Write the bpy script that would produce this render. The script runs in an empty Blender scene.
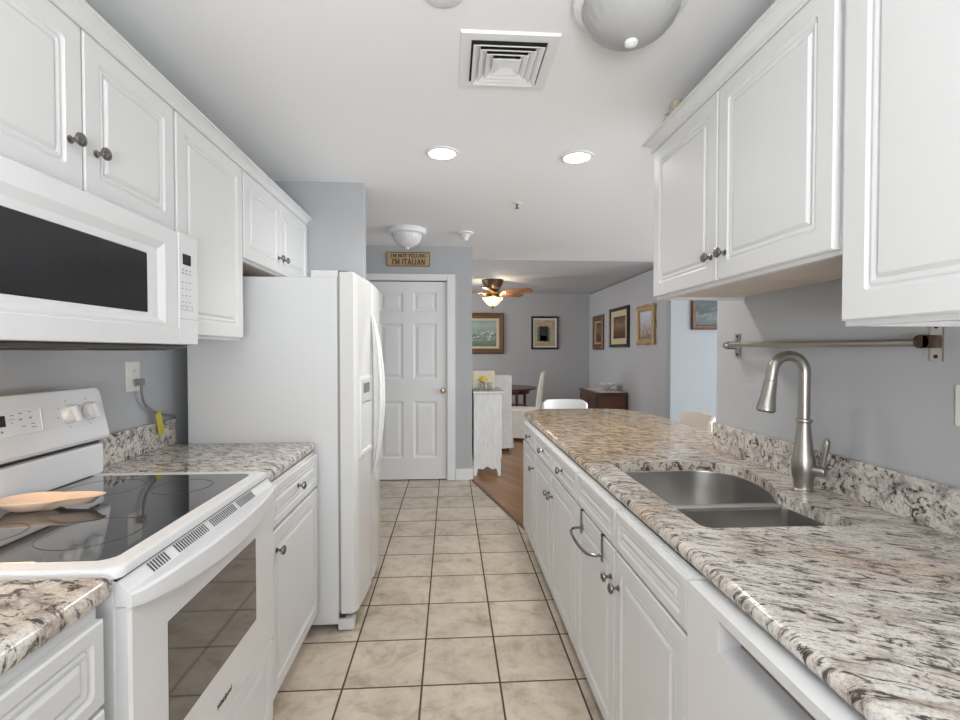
import bpy, bmesh, math, random
from mathutils import Vector, Matrix
random.seed(7)
S = bpy.context.scene
C = S.collection
PI = math.pi

# ------------------------------------------------------------------ camera
cam_d = bpy.data.cameras.new('camera')
cam_d.sensor_width = 36.0
cam_d.lens = 18.0
cam_d.clip_start = 0.02
cam = bpy.data.objects.new('camera', cam_d)
cam.location = (0, 0, 1.42)
cam.rotation_euler = (math.radians(90 - 1.07), 0, math.radians(-3.52))
C.objects.link(cam)
S.camera = cam

# ------------------------------------------------------------------ world, lights, exposure
w = bpy.data.worlds.new('daylight')
S.world = w
w.use_nodes = True
bg = w.node_tree.nodes['Background']
bg.inputs[0].default_value = (0.93, 0.97, 1.0, 1)
bg.inputs[1].default_value = 1.0
S.view_settings.view_transform = 'Standard'
S.view_settings.look = 'None'
S.view_settings.gamma = 1.0
S.view_settings.use_curve_mapping = False
S.view_settings.exposure = 0.05


def area_light(name, loc, rot, sx, sy, power, col):
    d = bpy.data.lights.new(name, 'AREA')
    d.shape = 'RECTANGLE'
    d.size, d.size_y = sx, sy
    d.energy = power
    d.color = col
    o = bpy.data.objects.new(name, d)
    o.location = loc
    o.rotation_euler = rot
    C.objects.link(o)
    return o


def spot_light(name, loc, power, col, angle=150, blend=0.8, radius=0.07):
    d = bpy.data.lights.new(name, 'SPOT')
    d.energy = power
    d.color = col
    d.spot_size = math.radians(angle)
    d.spot_blend = blend
    d.shadow_soft_size = radius
    o = bpy.data.objects.new(name, d)
    o.location = loc
    C.objects.link(o)
    return o


# added fill light behind the camera, in place of an assumed window
area_light('rear_fill_light', (0.0, -1.9, 1.45), (math.radians(90), 0, 0), 2.4, 2.1, 20, (0.96, 0.98, 1.0))
# added uplight behind the camera that brightens the ceiling
area_light('ceiling_fill_light', (0.0, -1.0, 1.25), (math.radians(180 - 14), 0, 0), 0.8, 0.8, 72, (0.97, 0.985, 1.0))
# daylight of the living room windows on the right
area_light('window_daylight_living', (5.4, 2.6, 1.4), (math.radians(90), 0, math.radians(90)), 3.6, 2.2, 140, (0.92, 0.965, 1.0))
# added fill light, brightens the dining room from its unseen left side
area_light('dining_fill_light', (-2.6, 7.9, 1.5), (math.radians(90), 0, math.radians(-90)), 2.2, 1.8, 80, (0.95, 0.97, 1.0))

# ------------------------------------------------------------------ helpers


class MB:
    """collects shapes of one part, world coordinates"""

    def __init__(self):
        self.v, self.f, self.m = [], [], []

    def add(self, vs, fs, mat=0):
        b = len(self.v)
        self.v += [tuple(p) for p in vs]
        for f in fs:
            self.f.append(tuple(i + b for i in f))
            self.m.append(mat)
        return self

    def from_bm(self, bm, mat=0):
        bm.verts.index_update()
        return self.add([v.co.copy() for v in bm.verts], [[v.index for v in f.verts] for f in bm.faces], mat)

    def box(self, x0, x1, y0, y1, z0, z1, bev=0.0, mat=0, seg=2, M=None):
        bm = bmesh.new()
        bmesh.ops.create_cube(bm, size=1)
        for v in bm.verts:
            v.co = Vector(((x0 + x1) / 2 + v.co.x * (x1 - x0), (y0 + y1) / 2 + v.co.y * (y1 - y0), (z0 + z1) / 2 + v.co.z * (z1 - z0)))
        if bev > 0:
            bmesh.ops.bevel(bm, geom=bm.edges[:], offset=bev, segments=seg, affect='EDGES', profile=0.5)
        if M is not None:
            bmesh.ops.transform(bm, matrix=M, verts=bm.verts[:])
        self.from_bm(bm, mat)
        bm.free()
        return self

    def lathe(self, prof, fr, n=24, mat=0):
        """prof: (r, h); fr(x, y, h) -> point"""
        vs, fs, rows = [], [], []
        for r, h in prof:
            if r < 1e-6:
                rows.append([len(vs)])
                vs.append(fr(0, 0, h))
            else:
                rows.append(list(range(len(vs), len(vs) + n)))
                for k in range(n):
                    a = 2 * PI * k / n
                    vs.append(fr(r * math.cos(a), r * math.sin(a), h))
        for a, b in zip(rows[:-1], rows[1:]):
            if len(a) == 1 and len(b) == 1:
                continue
            for k in range(n):
                k2 = (k + 1) % n
                if len(a) == 1:
                    fs.append((a[0], b[k2], b[k]))
                elif len(b) == 1:
                    fs.append((a[k], a[k2], b[0]))
                else:
                    fs.append((a[k], a[k2], b[k2], b[k]))
        for row in (rows[0], rows[-1]):
            if len(row) > 1:
                fs.append(tuple(row))
        return self.add(vs, fs, mat)

    def tube(self, pts, r, n=12, mat=0, sx=1.0, caps=True):
        pts = [Vector(p) for p in pts]
        rs = r if isinstance(r, (list, tuple)) else [r] * len(pts)
        vs, fs = [], []
        t0 = (pts[1] - pts[0]).normalized()
        up = Vector((0, 0, 1)) if abs(t0.z) < 0.9 else Vector((0, 1, 0))
        nrm = (up - t0 * up.dot(t0)).normalized()
        prev = t0
        for i, p in enumerate(pts):
            if i == 0:
                t = t0
            elif i == len(pts) - 1:
                t = (pts[i] - pts[i - 1]).normalized()
            else:
                t = ((pts[i + 1] - p).normalized() + (p - pts[i - 1]).normalized()).normalized()
            q = prev.rotation_difference(t)
            nrm = (q @ nrm).normalized()
            prev = t
            bn = t.cross(nrm)
            for k in range(n):
                a = 2 * PI * k / n
                vs.append(p + nrm * rs[i] * math.cos(a) + bn * rs[i] * sx * math.sin(a))
        for i in range(len(pts) - 1):
            for k in range(n):
                k2 = (k + 1) % n
                fs.append((i * n + k, i * n + k2, (i + 1) * n + k2, (i + 1) * n + k))
        if caps:
            fs.append(tuple(range(n)))
            fs.append(tuple(range((len(pts) - 1) * n, len(pts) * n)))
        return self.add(vs, fs, mat)

    def rings(self, rows, mat=0, cap0=True, cap1=True, closed=True):
        """bridges rows of equal length"""
        n = len(rows[0])
        vs = [p for r in rows for p in r]
        fs = []
        for i in range(len(rows) - 1):
            for k in range(n if closed else n - 1):
                k2 = (k + 1) % n
                fs.append((i * n + k, i * n + k2, (i + 1) * n + k2, (i + 1) * n + k))
        if cap0:
            fs.append(tuple(range(n)))
        if cap1:
            fs.append(tuple(range((len(rows) - 1) * n, len(rows) * n)))
        return self.add(vs, fs, mat)

    def panel(self, fr, wd, ht, rings, mat=0, seg=3, cap0=True, cap1=True):
        """rings: (inset, depth, corner radius); fr(u, v, d) -> point"""
        rows = []
        for ins, d, rad in rings:
            rad = max(rad, 0.0004)
            row = []
            for cx, cy, a0 in ((ins + rad, ins + rad, PI), (wd - ins - rad, ins + rad, 1.5 * PI), (wd - ins - rad, ht - ins - rad, 0), (ins + rad, ht - ins - rad, PI / 2)):
                for k in range(seg + 1):
                    a = a0 + PI / 2 * k / seg
                    row.append(fr(cx + rad * math.cos(a), cy + rad * math.sin(a), d))
            rows.append(row)
        return self.rings(rows, mat, cap0, cap1)

    def prism(self, poly, fr, h0, h1, mat=0):
        return self.rings([[fr(x, y, h0) for x, y in poly], [fr(x, y, h1) for x, y in poly]], mat)


ORG = {}


def thing(name, label, cat, loc, group=None):
    o = bpy.data.objects.new(name, None)
    o.empty_display_size = 0.1
    o.location = loc
    C.objects.link(o)
    o['label'] = label
    o['category'] = cat
    if group:
        o['group'] = group
    ORG[o] = Vector(loc)
    return o


def finish(me, angle=32):
    bm = bmesh.new()
    bm.from_mesh(me)
    bmesh.ops.recalc_face_normals(bm, faces=bm.faces[:])
    bm.to_mesh(me)
    bm.free()
    me.polygons.foreach_set('use_smooth', [True] * len(me.polygons))
    me.set_sharp_from_angle(angle=math.radians(angle))


def part(name, mb, mats, parent=None, loc=None, label=None, angle=32):
    """links the collected shapes as one mesh object"""
    if not isinstance(mats, (list, tuple)):
        mats = [mats]
    if parent is not None:
        org = ORG[parent]
    else:
        org = Vector(loc) if loc is not None else Vector((0, 0, 0))
    me = bpy.data.meshes.new(name)
    me.from_pydata([Vector(p) - org for p in mb.v], [], mb.f)
    for m in mats:
        me.materials.append(m)
    me.polygons.foreach_set('material_index', mb.m)
    finish(me, angle)
    o = bpy.data.objects.new(name, me)
    C.objects.link(o)
    if angle >= 10:
        wn = o.modifiers.new('weighted_normals', 'WEIGHTED_NORMAL')
        wn.keep_sharp = True
        wn.weight = 80
    if parent is not None:
        o.parent = parent
    else:
        o.location = org
    ORG[o] = org
    if label:
        o['label'] = label
    return o


def single(name, mb, mats, loc, label, cat, group=None, angle=32):
    o = part(name, mb, mats, None, loc, label, angle)
    o['category'] = cat
    if group:
        o['group'] = group
    return o


def struct(name, mb, mats, parent=None, angle=32):
    o = part(name, mb, mats, parent, None if parent else (0, 0, 0), None, angle)
    if parent is None:
        o['kind'] = 'structure'
    return o


def fx(s, X, y0=0.0, z0=0.0):
    """frame on a plane X = const whose outside points to s*X"""
    return lambda u, v, d: (X + s * d, y0 + u, z0 + v)


def fyn(Y, x0=0.0, z0=0.0, s=-1):
    return lambda u, v, d: (x0 + u, Y + s * d, z0 + v)


def fz(x0, y0, z0=0.0, s=1):
    return lambda u, v, d: (x0 + u, y0 + v, z0 + s * d)


def curve_pts(pts, n=6, closed=False):
    """Catmull-Rom through the points"""
    P = [Vector(p) for p in pts]
    out = []
    m = len(P)
    rng = range(m) if closed else range(m - 1)
    for i in rng:
        if closed:
            a, b, c, d = P[i - 1], P[i], P[(i + 1) % m], P[(i + 2) % m]
        else:
            a, b, c, d = P[max(i - 1, 0)], P[i], P[i + 1], P[min(i + 2, m - 1)]
        for k in range(n):
            t = k / n
            out.append(0.5 * ((2 * b) + (c - a) * t + (2 * a - 5 * b + 4 * c - d) * t * t + (3 * b - a - 3 * c + d) * t ** 3))
    if not closed:
        out.append(P[-1])
    return out


def offset_poly(poly, d):
    """inward offset of a counter-clockwise polygon"""
    n = len(poly)
    out = []
    for i in range(n):
        p, q, r = Vector(poly[i - 1]), Vector(poly[i]), Vector(poly[(i + 1) % n])
        e1, e2 = (q - p).normalized(), (r - q).normalized()
        n1, n2 = Vector((-e1.y, e1.x)), Vector((-e2.y, e2.x))
        b = n1 + n2
        b = b / max(b.length_squared / 2, 0.3) if b.length > 1e-6 else n1
        out.append(tuple(q + b * d))
    return out


def round_poly(poly, radii, seg=5):
    out = []
    n = len(poly)
    for i in range(n):
        p, q, r = Vector(poly[i - 1]), Vector(poly[i]), Vector(poly[(i + 1) % n])
        rad = radii[i] if isinstance(radii, (list, tuple)) else radii
        e1, e2 = (p - q), (r - q)
        L = min(rad, e1.length * 0.49, e2.length * 0.49)
        a, b = q + e1.normalized() * L, q + e2.normalized() * L
        for k in range(seg + 1):
            t = k / seg
            out.append(tuple(a * (1 - t) ** 2 + q * 2 * t * (1 - t) + b * t * t))
    return out


def slab(poly, z0, z1, hole=None, seg=6):
    """stone slab with bullnose edge; poly counter-clockwise, hole any"""
    R = (z1 - z0) / 2
    zc = (z0 + z1) / 2
    rows = []
    for k in range(2 * seg + 1):
        a = -PI / 2 + PI * k / (2 * seg)
        off = offset_poly(poly, R * (1 - math.cos(a)) + 0.0002)
        rows.append([(x, y, zc + R * math.sin(a)) for x, y in off])
    mb = MB()
    if not hole:
        return mb.rings(rows)
    mb.rings(rows, cap0=False, cap1=False)
    for z, row in ((z0, rows[0]), (z1, rows[-1])):
        bm = bmesh.new()
        vo = [bm.verts.new((p[0], p[1], z)) for p in row]
        vh = [bm.verts.new((p[0], p[1], z)) for p in hole]
        es = []
        for L in (vo, vh):
            for i in range(len(L)):
                es.append(bm.edges.new((L[i], L[(i + 1) % len(L)])))
        bmesh.ops.triangle_fill(bm, use_beauty=True, use_dissolve=False, edges=es)
        mb.from_bm(bm)
        bm.free()
    hr = [[(x, y, z1) for x, y in hole], [(x, y, z0) for x, y in hole]]
    mb.rings(hr, cap0=False, cap1=False)
    return mb


# ------------------------------------------------------------------ materials


def mat(name, col=(0.8, 0.8, 0.8), rough=0.5, metal=0.0, emit=None, estr=0.0, spec=0.5, coat=0.0, noise=0.0, nscale=8.0, bump=0.0, bscale=200.0, alpha=1.0, trans=0.0):
    m = bpy.data.materials.new(name)
    m.use_nodes = True
    nt = m.node_tree
    b = nt.nodes['Principled BSDF']
    b.inputs['Base Color'].default_value = (*col, 1)
    b.inputs['Roughness'].default_value = rough
    b.inputs['Metallic'].default_value = metal
    b.inputs['Specular IOR Level'].default_value = spec
    b.inputs['Coat Weight'].default_value = coat
    b.inputs['Coat Roughness'].default_value = 0.05
    b.inputs['Transmission Weight'].default_value = trans
    if emit:
        b.inputs['Emission Color'].default_value = (*emit, 1)
        b.inputs['Emission Strength'].default_value = estr
    if noise > 0 or bump > 0:
        tc = nt.nodes.new('ShaderNodeTexCoord')
        n = nt.nodes.new('ShaderNodeTexNoise')
        n.inputs['Scale'].default_value = nscale
        n.inputs['Detail'].default_value = 5
        nt.links.new(tc.outputs['Object'], n.inputs['Vector'])
        if noise > 0:
            r = nt.nodes.new('ShaderNodeValToRGB')
            r.color_ramp.elements[0].position = 0.3
            r.color_ramp.elements[1].position = 0.7
            r.color_ramp.elements[0].color = (*[c * (1 - noise) for c in col], 1)
            r.color_ramp.elements[1].color = (*[min(1, c * (1 + noise)) for c in col], 1)
            nt.links.new(n.outputs['Fac'], r.inputs['Fac'])
            nt.links.new(r.outputs['Color'], b.inputs['Base Color'])
        if bump > 0:
            n2 = nt.nodes.new('ShaderNodeTexNoise')
            n2.inputs['Scale'].default_value = bscale
            n2.inputs['Detail'].default_value = 3
            nt.links.new(tc.outputs['Object'], n2.inputs['Vector'])
            bp = nt.nodes.new('ShaderNodeBump')
            bp.inputs['Strength'].default_value = bump
            bp.inputs['Distance'].default_value = 0.002
            nt.links.new(n2.outputs['Fac'], bp.inputs['Height'])
            nt.links.new(bp.outputs['Normal'], b.inputs['Normal'])
    return m


def nd(nt, t, **kw):
    n = nt.nodes.new(t)
    for k, v in kw.items():
        setattr(n, k, v)
    return n


def math_node(nt, op, a, b=None):
    n = nt.nodes.new('ShaderNodeMath')
    n.operation = op
    for i, x in enumerate((a, b)):
        if x is None:
            continue
        if isinstance(x, (int, float)):
            n.inputs[i].default_value = x
        else:
            nt.links.new(x, n.inputs[i])
    return n.outputs[0]


def ramp(nt, fac, stops, interp='LINEAR'):
    r = nt.nodes.new('ShaderNodeValToRGB')
    r.color_ramp.interpolation = interp
    e = r.color_ramp.elements
    while len(e) < len(stops):
        e.new(0.5)
    for i, (p, c) in enumerate(stops):
        e[i].position = p
        e[i].color = (*c, 1) if len(c) == 3 else c
    nt.links.new(fac, r.inputs['Fac'])
    return r.outputs['Color']


def mixc(nt, fac, a, b, mode='MIX'):
    n = nt.nodes.new('ShaderNodeMix')
    n.data_type = 'RGBA'
    n.blend_type = mode
    if isinstance(fac, (int, float)):
        n.inputs[0].default_value = fac
    else:
        nt.links.new(fac, n.inputs[0])
    for i, x in ((6, a), (7, b)):
        if isinstance(x, tuple):
            n.inputs[i].default_value = (*x, 1)
        else:
            nt.links.new(x, n.inputs[i])
    return n.outputs[2]


def noise_tex(nt, vec, scale, detail=6, rough=0.6, dist=0.0):
    n = nt.nodes.new('ShaderNodeTexNoise')
    n.inputs['Scale'].default_value = scale
    n.inputs['Detail'].default_value = detail
    n.inputs['Roughness'].default_value = rough
    n.inputs['Distortion'].default_value = dist
    nt.links.new(vec, n.inputs['Vector'])
    return n.outputs['Fac']


def granite(name, rot=0.0, stretch=(1, 2.6, 1), dark=0.0, warm=None, vein=0.0, cool=False, fs=1.0):
    """cream and grey granite with dark brown drawn-out flecks"""
    m = bpy.data.materials.new(name)
    m.use_nodes = True
    nt = m.node_tree
    b = nt.nodes['Principled BSDF']
    geo = nd(nt, 'ShaderNodeNewGeometry')
    mp = nd(nt, 'ShaderNodeMapping')
    mp.inputs['Rotation'].default_value = (0, 0, rot)
    nt.links.new(geo.outputs['Position'], mp.inputs['Vector'])
    mp2 = nd(nt, 'ShaderNodeMapping')
    mp2.inputs['Scale'].default_value = stretch
    nt.links.new(mp.outputs['Vector'], mp2.inputs['Vector'])
    p = geo.outputs['Position']
    q = mp2.outputs['Vector']
    big = noise_tex(nt, p, 2.2, 3, 0.5)
    base = ramp(nt, noise_tex(nt, q, 9, 9, 0.62, 0.6), [(0.30, (0.30, 0.25, 0.21)), (0.42, (0.52, 0.46, 0.40)), (0.52, (0.66, 0.61, 0.545)), (0.62, (0.73, 0.70, 0.65)), (0.74, (0.47, 0.46, 0.44))])
    tan = ramp(nt, noise_tex(nt, q, 14, 8, 0.6, 0.9), [(0.38, (0.21, 0.125, 0.072)), (0.5, (0.58, 0.43, 0.285)), (0.68, (0.70, 0.58, 0.43))])
    if warm:  # browner along Y: stone variation, with some warm light put into the colour
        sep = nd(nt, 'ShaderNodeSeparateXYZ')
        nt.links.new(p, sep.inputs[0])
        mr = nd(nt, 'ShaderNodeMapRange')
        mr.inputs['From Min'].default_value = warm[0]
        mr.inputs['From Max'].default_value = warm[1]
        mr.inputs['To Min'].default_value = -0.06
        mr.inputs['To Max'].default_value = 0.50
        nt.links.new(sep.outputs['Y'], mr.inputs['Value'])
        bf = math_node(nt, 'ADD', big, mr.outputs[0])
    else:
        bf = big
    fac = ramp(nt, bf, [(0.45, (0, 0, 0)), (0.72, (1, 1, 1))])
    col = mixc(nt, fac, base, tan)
    if cool:
        base = ramp(nt, noise_tex(nt, q, 10 * fs, 9, 0.62, 0.6), [(0.30, (0.20, 0.165, 0.16)), (0.42, (0.42, 0.37, 0.35)), (0.50, (0.60, 0.56, 0.51)), (0.62, (0.70, 0.67, 0.61)), (0.74, (0.52, 0.50, 0.48))])
        col = mixc(nt, ramp(nt, big, [(0.58, (0, 0, 0)), (0.75, (0.6, 0.6, 0.6))]), base, tan)
    if vein:
        mp3 = nd(nt, 'ShaderNodeMapping')
        mp3.inputs['Scale'].default_value = (1, 4.5, 1)
        nt.links.new(mp.outputs['Vector'], mp3.inputs['Vector'])
        ln = noise_tex(nt, mp3.outputs['Vector'], 5.5, 9, 0.62, 0.9)
        lf = math_node(nt, 'ABSOLUTE', math_node(nt, 'SUBTRACT', ln, 0.5))
        brk = ramp(nt, noise_tex(nt, p, 9, 3, 0.5), [(0.42, (0, 0, 0)), (0.55, (vein,) * 3)])
        lm = mixc(nt, 1.0, ramp(nt, lf, [(0.004, (1, 1, 1)), (0.016, (0, 0, 0))]), brk, 'MULTIPLY')
        col = mixc(nt, lm, col, (0.10, 0.08, 0.068))
        rl = math_node(nt, 'ABSOLUTE', math_node(nt, 'SUBTRACT', ln, 0.42))
        lm2 = mixc(nt, 1.0, ramp(nt, rl, [(0.004, (1, 1, 1)), (0.018, (0, 0, 0))]), ramp(nt, noise_tex(nt, p, 7, 3, 0.5), [(0.5, (0, 0, 0)), (0.6, (0.6, 0.6, 0.6))]), 'MULTIPLY')
        col = mixc(nt, lm2, col, (0.34, 0.20, 0.14))
    vein = noise_tex(nt, q, 17 * fs, 10, 0.68, 1.1)
    vm = ramp(nt, vein, [(0.37 + dark, (1, 1, 1)), (0.44 + dark, (0, 0, 0))])
    col = mixc(nt, vm, col, (0.085, 0.068, 0.06))
    v2 = noise_tex(nt, q, 26 * fs, 8, 0.7, 0.8)
    vm2 = ramp(nt, v2, [(0.62, (0, 0, 0)), (0.68, (0.85, 0.85, 0.85))])
    col = mixc(nt, vm2, col, (0.23, 0.215, 0.205))
    v3 = noise_tex(nt, p, 38, 6, 0.7, 0.4)
    vm3 = ramp(nt, v3, [(0.665, (0, 0, 0)), (0.71, (0.8, 0.8, 0.8))])
    col = mixc(nt, vm3, col, (0.20, 0.085, 0.06))
    sp = noise_tex(nt, p, 140, 4, 0.7)
    spm = ramp(nt, sp, [(0.30, (0.45, 0.45, 0.45)), (0.5, (1, 1, 1)), (0.7, (1.1, 1.1, 1.1))])
    col = mixc(nt, 0.8, col, spm, 'MULTIPLY')
    nt.links.new(col, b.inputs['Base Color'])
    b.inputs['Roughness'].default_value = 0.13
    b.inputs['Specular IOR Level'].default_value = 0.5
    return m


def tile_material():
    m = bpy.data.materials.new('ceramic_floor_tile')
    m.use_nodes = True
    nt = m.node_tree
    b = nt.nodes['Principled BSDF']
    geo = nd(nt, 'ShaderNodeNewGeometry')
    sep = nd(nt, 'ShaderNodeSeparateXYZ')
    nt.links.new(geo.outputs['Position'], sep.inputs[0])
    u = math_node(nt, 'DIVIDE', math_node(nt, 'ADD', sep.outputs['X'], 0.4555 + 3.33), 0.333)
    v = math_node(nt, 'DIVIDE', math_node(nt, 'ADD', sep.outputs['Y'], -2.022 + 3.31), 0.331)
    fu, fv = math_node(nt, 'FRACT', u), math_node(nt, 'FRACT', v)
    du = math_node(nt, 'MINIMUM', fu, math_node(nt, 'SUBTRACT', 1.0, fu))
    dv = math_node(nt, 'MINIMUM', fv, math_node(nt, 'SUBTRACT', 1.0, fv))
    d = math_node(nt, 'MINIMUM', du, dv)
    g = ramp(nt, d, [(0.0105, (1, 1, 1)), (0.0145, (0, 0, 0))])
    cu, cv = math_node(nt, 'FLOOR', u), math_node(nt, 'FLOOR', v)
    cmb = nd(nt, 'ShaderNodeCombineXYZ')
    nt.links.new(cu, cmb.inputs[0])
    nt.links.new(cv, cmb.inputs[1])
    wn = nd(nt, 'ShaderNodeTexWhiteNoise')
    wn.noise_dimensions = '3D'
    nt.links.new(cmb.outputs[0], wn.inputs['Vector'])
    off = nd(nt, 'ShaderNodeVectorMath', operation='MULTIPLY_ADD')
    nt.links.new(wn.outputs['Color'], off.inputs[0])
    off.inputs[1].default_value = (9, 9, 9)
    nt.links.new(geo.outputs['Position'], off.inputs[2])
    n1 = noise_tex(nt, off.outputs[0], 5.5, 9, 0.66, 0.5)
    col = ramp(nt, n1, [(0.34, (0.40, 0.325, 0.25)), (0.47, (0.57, 0.485, 0.39)), (0.62, (0.65, 0.57, 0.47))])
    n2 = noise_tex(nt, off.outputs[0], 16, 6, 0.7, 0.3)
    col = mixc(nt, 0.5, col, ramp(nt, n2, [(0.36, (0.72, 0.66, 0.6)), (0.5, (1, 1, 1))]), 'MULTIPLY')
    tone = ramp(nt, wn.outputs['Value'], [(0, (0.93, 0.93, 0.93)), (1, (1.04, 1.04, 1.04))])
    col = mixc(nt, 1.0, col, tone, 'MULTIPLY')
    col = mixc(nt, g, col, (0.070, 0.048, 0.035))
    nt.links.new(col, b.inputs['Base Color'])
    rr = ramp(nt, g, [(0, (0.36, 0.36, 0.36)), (1, (0.9, 0.9, 0.9))])
    nt.links.new(rr, b.inputs['Roughness'])
    bp = nd(nt, 'ShaderNodeBump')
    bp.inputs['Strength'].default_value = 0.5
    bp.inputs['Distance'].default_value = 0.003
    inv = math_node(nt, 'SUBTRACT', 1.0, g)
    nt.links.new(inv, bp.inputs['Height'])
    nt.links.new(bp.outputs['Normal'], b.inputs['Normal'])
    return m


def plank_material():
    m = bpy.data.materials.new('hardwood_planks')
    m.use_nodes = True
    nt = m.node_tree
    b = nt.nodes['Principled BSDF']
    geo = nd(nt, 'ShaderNodeNewGeometry')
    mp = nd(nt, 'ShaderNodeMapping')
    mp.inputs['Rotation'].default_value = (0, 0, math.radians(62))
    nt.links.new(geo.outputs['Position'], mp.inputs['Vector'])
    br = nd(nt, 'ShaderNodeTexBrick')
    br.offset = 0.37
    br.inputs['Color1'].default_value = (0.25, 0.115, 0.04, 1)
    br.inputs['Color2'].default_value = (0.40, 0.20, 0.075, 1)
    br.inputs['Mortar'].default_value = (0.12, 0.05, 0.02, 1)
    br.inputs['Scale'].default_value = 1
    br.inputs['Mortar Size'].default_value = 0.0015
    br.inputs['Brick Width'].default_value = 0.9
    br.inputs['Row Height'].default_value = 0.085
    nt.links.new(mp.outputs['Vector'], br.inputs['Vector'])
    mp2 = nd(nt, 'ShaderNodeMapping')
    mp2.inputs['Scale'].default_value = (2, 22, 1)
    nt.links.new(mp.outputs['Vector'], mp2.inputs['Vector'])
    g = noise_tex(nt, mp2.outputs['Vector'], 3, 6, 0.6)
    col = mixc(nt, 0.6, br.outputs['Color'], ramp(nt, g, [(0.3, (0.6, 0.55, 0.5)), (0.7, (1.15, 1.1, 1.05))]), 'MULTIPLY')
    nt.links.new(col, b.inputs['Base Color'])
    b.inputs['Roughness'].default_value = 0.28
    return m


def wood(name, c1, c2, rough=0.4, axis=(1, 12, 12), scale=3):
    m = bpy.data.materials.new(name)
    m.use_nodes = True
    nt = m.node_tree
    b = nt.nodes['Principled BSDF']
    tc = nd(nt, 'ShaderNodeTexCoord')
    mp = nd(nt, 'ShaderNodeMapping')
    mp.inputs['Scale'].default_value = axis
    nt.links.new(tc.outputs['Object'], mp.inputs['Vector'])
    g = noise_tex(nt, mp.outputs['Vector'], scale, 7, 0.6, 0.6)
    nt.links.new(ramp(nt, g, [(0.3, c1), (0.7, c2)]), b.inputs['Base Color'])
    b.inputs['Roughness'].default_value = rough
    return m


def brushed(name, col=(0.62, 0.60, 0.57), rough=0.28, axis=(1, 1, 60)):
    m = bpy.data.materials.new(name)
    m.use_nodes = True
    nt = m.node_tree
    b = nt.nodes['Principled BSDF']
    b.inputs['Base Color'].default_value = (*col, 1)
    b.inputs['Metallic'].default_value = 1
    tc = nd(nt, 'ShaderNodeTexCoord')
    mp = nd(nt, 'ShaderNodeMapping')
    mp.inputs['Scale'].default_value = axis
    nt.links.new(tc.outputs['Object'], mp.inputs['Vector'])
    g = noise_tex(nt, mp.outputs['Vector'], 12, 4, 0.6)
    rr = ramp(nt, g, [(0.3, (rough * 0.8,) * 3), (0.7, (rough * 1.25,) * 3)])
    nt.links.new(rr, b.inputs['Roughness'])
    return m


def painting(name, stops, scale=5.0, axis=(1, 1, 2.2), blobs=None, zw=0.5, zlo=0.0, zhi=1.0):
    """painted canvas: a vertical run of colours broken up by brush-like noise"""
    m = bpy.data.materials.new(name)
    m.use_nodes = True
    nt = m.node_tree
    b = nt.nodes['Principled BSDF']
    tc = nd(nt, 'ShaderNodeTexCoord')
    sep = nd(nt, 'ShaderNodeSeparateXYZ')
    nt.links.new(tc.outputs['Generated'], sep.inputs[0])
    mp = nd(nt, 'ShaderNodeMapping')
    mp.inputs['Scale'].default_value = axis
    nt.links.new(tc.outputs['Object'], mp.inputs['Vector'])
    n = noise_tex(nt, mp.outputs['Vector'], scale, 7, 0.65, 0.8)
    f = math_node(nt, 'ADD', sep.outputs['Z'], math_node(nt, 'MULTIPLY', math_node(nt, 'SUBTRACT', n, 0.5), zw))
    col = ramp(nt, f, stops)
    if blobs:
        n2 = noise_tex(nt, mp.outputs['Vector'], scale * 3.2, 4, 0.6, 0.3)
        near = math_node(nt, 'LESS_THAN', math_node(nt, 'ABSOLUTE', math_node(nt, 'SUBTRACT', sep.outputs['Z'], blobs[1])), blobs[2])
        k = math_node(nt, 'MULTIPLY', near, math_node(nt, 'GREATER_THAN', n2, blobs[3]))
        col = mixc(nt, k, col, blobs[0])
    nt.links.new(col, b.inputs['Base Color'])
    b.inputs['Roughness'].default_value = 0.45
    return m


WALL = mat('grey_wall_paint', (0.455, 0.465, 0.48), 0.75, bump=0.05, bscale=260)
WALLB = mat('pale_blue_grey_wall_paint', (0.39, 0.418, 0.44), 0.75, bump=0.05, bscale=260)
CEIL = mat('ceiling_paint', (0.87, 0.875, 0.88), 0.85, bump=0.08, bscale=180)
CEILD = mat('dimmed_dining_ceiling', (0.57, 0.595, 0.63), 0.9, bump=0.2, bscale=120)  # greyer than the kitchen ceiling: its dimmer light is put into the colour
TRIM = mat('white_trim_paint', (0.80, 0.80, 0.80), 0.4)
CAB = mat('white_cabinet_foil', (0.70, 0.70, 0.695), 0.33, spec=0.45)
CABIN = mat('cabinet_underside', (0.66, 0.58, 0.50), 0.6, noise=0.08, nscale=5)
APPL = mat('appliance_white', (0.76, 0.76, 0.765), 0.22)
FRSIDE = mat('textured_white_steel', (0.75, 0.76, 0.77), 0.38, bump=0.12, bscale=420)
FRDOOR = mat('glossy_white_door', (0.77, 0.765, 0.75), 0.12)
GASKET = mat('grey_gasket', (0.33, 0.33, 0.33), 0.6)
DARK = mat('dark_gap', (0.02, 0.02, 0.02), 0.6)
BLKGLASS = mat('black_ceramic_glass', (0.02, 0.021, 0.022), 0.03, spec=0.8, coat=1.0)
OVGLASS = mat('oven_window_glass', (0.035, 0.034, 0.033), 0.05, spec=1.0, coat=1.0)
MWGLASS = mat('microwave_window_glass', (0.022, 0.022, 0.023), 0.14, spec=0.4)
GREYP = mat('grey_print', (0.30, 0.30, 0.31), 0.6)
LCD = mat('dark_display', (0.015, 0.018, 0.017), 0.15)
PANELW = mat('control_panel_white', (0.78, 0.78, 0.77), 0.3)
NICKEL = mat('brushed_nickel', (0.40, 0.38, 0.35), 0.30, metal=1.0)
STEEL = mat('satin_stainless', (0.60, 0.59, 0.57), 0.28, metal=1.0)
KNOBM = mat('pewter_knob', (0.24, 0.22, 0.205), 0.25, metal=1.0)
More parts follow.
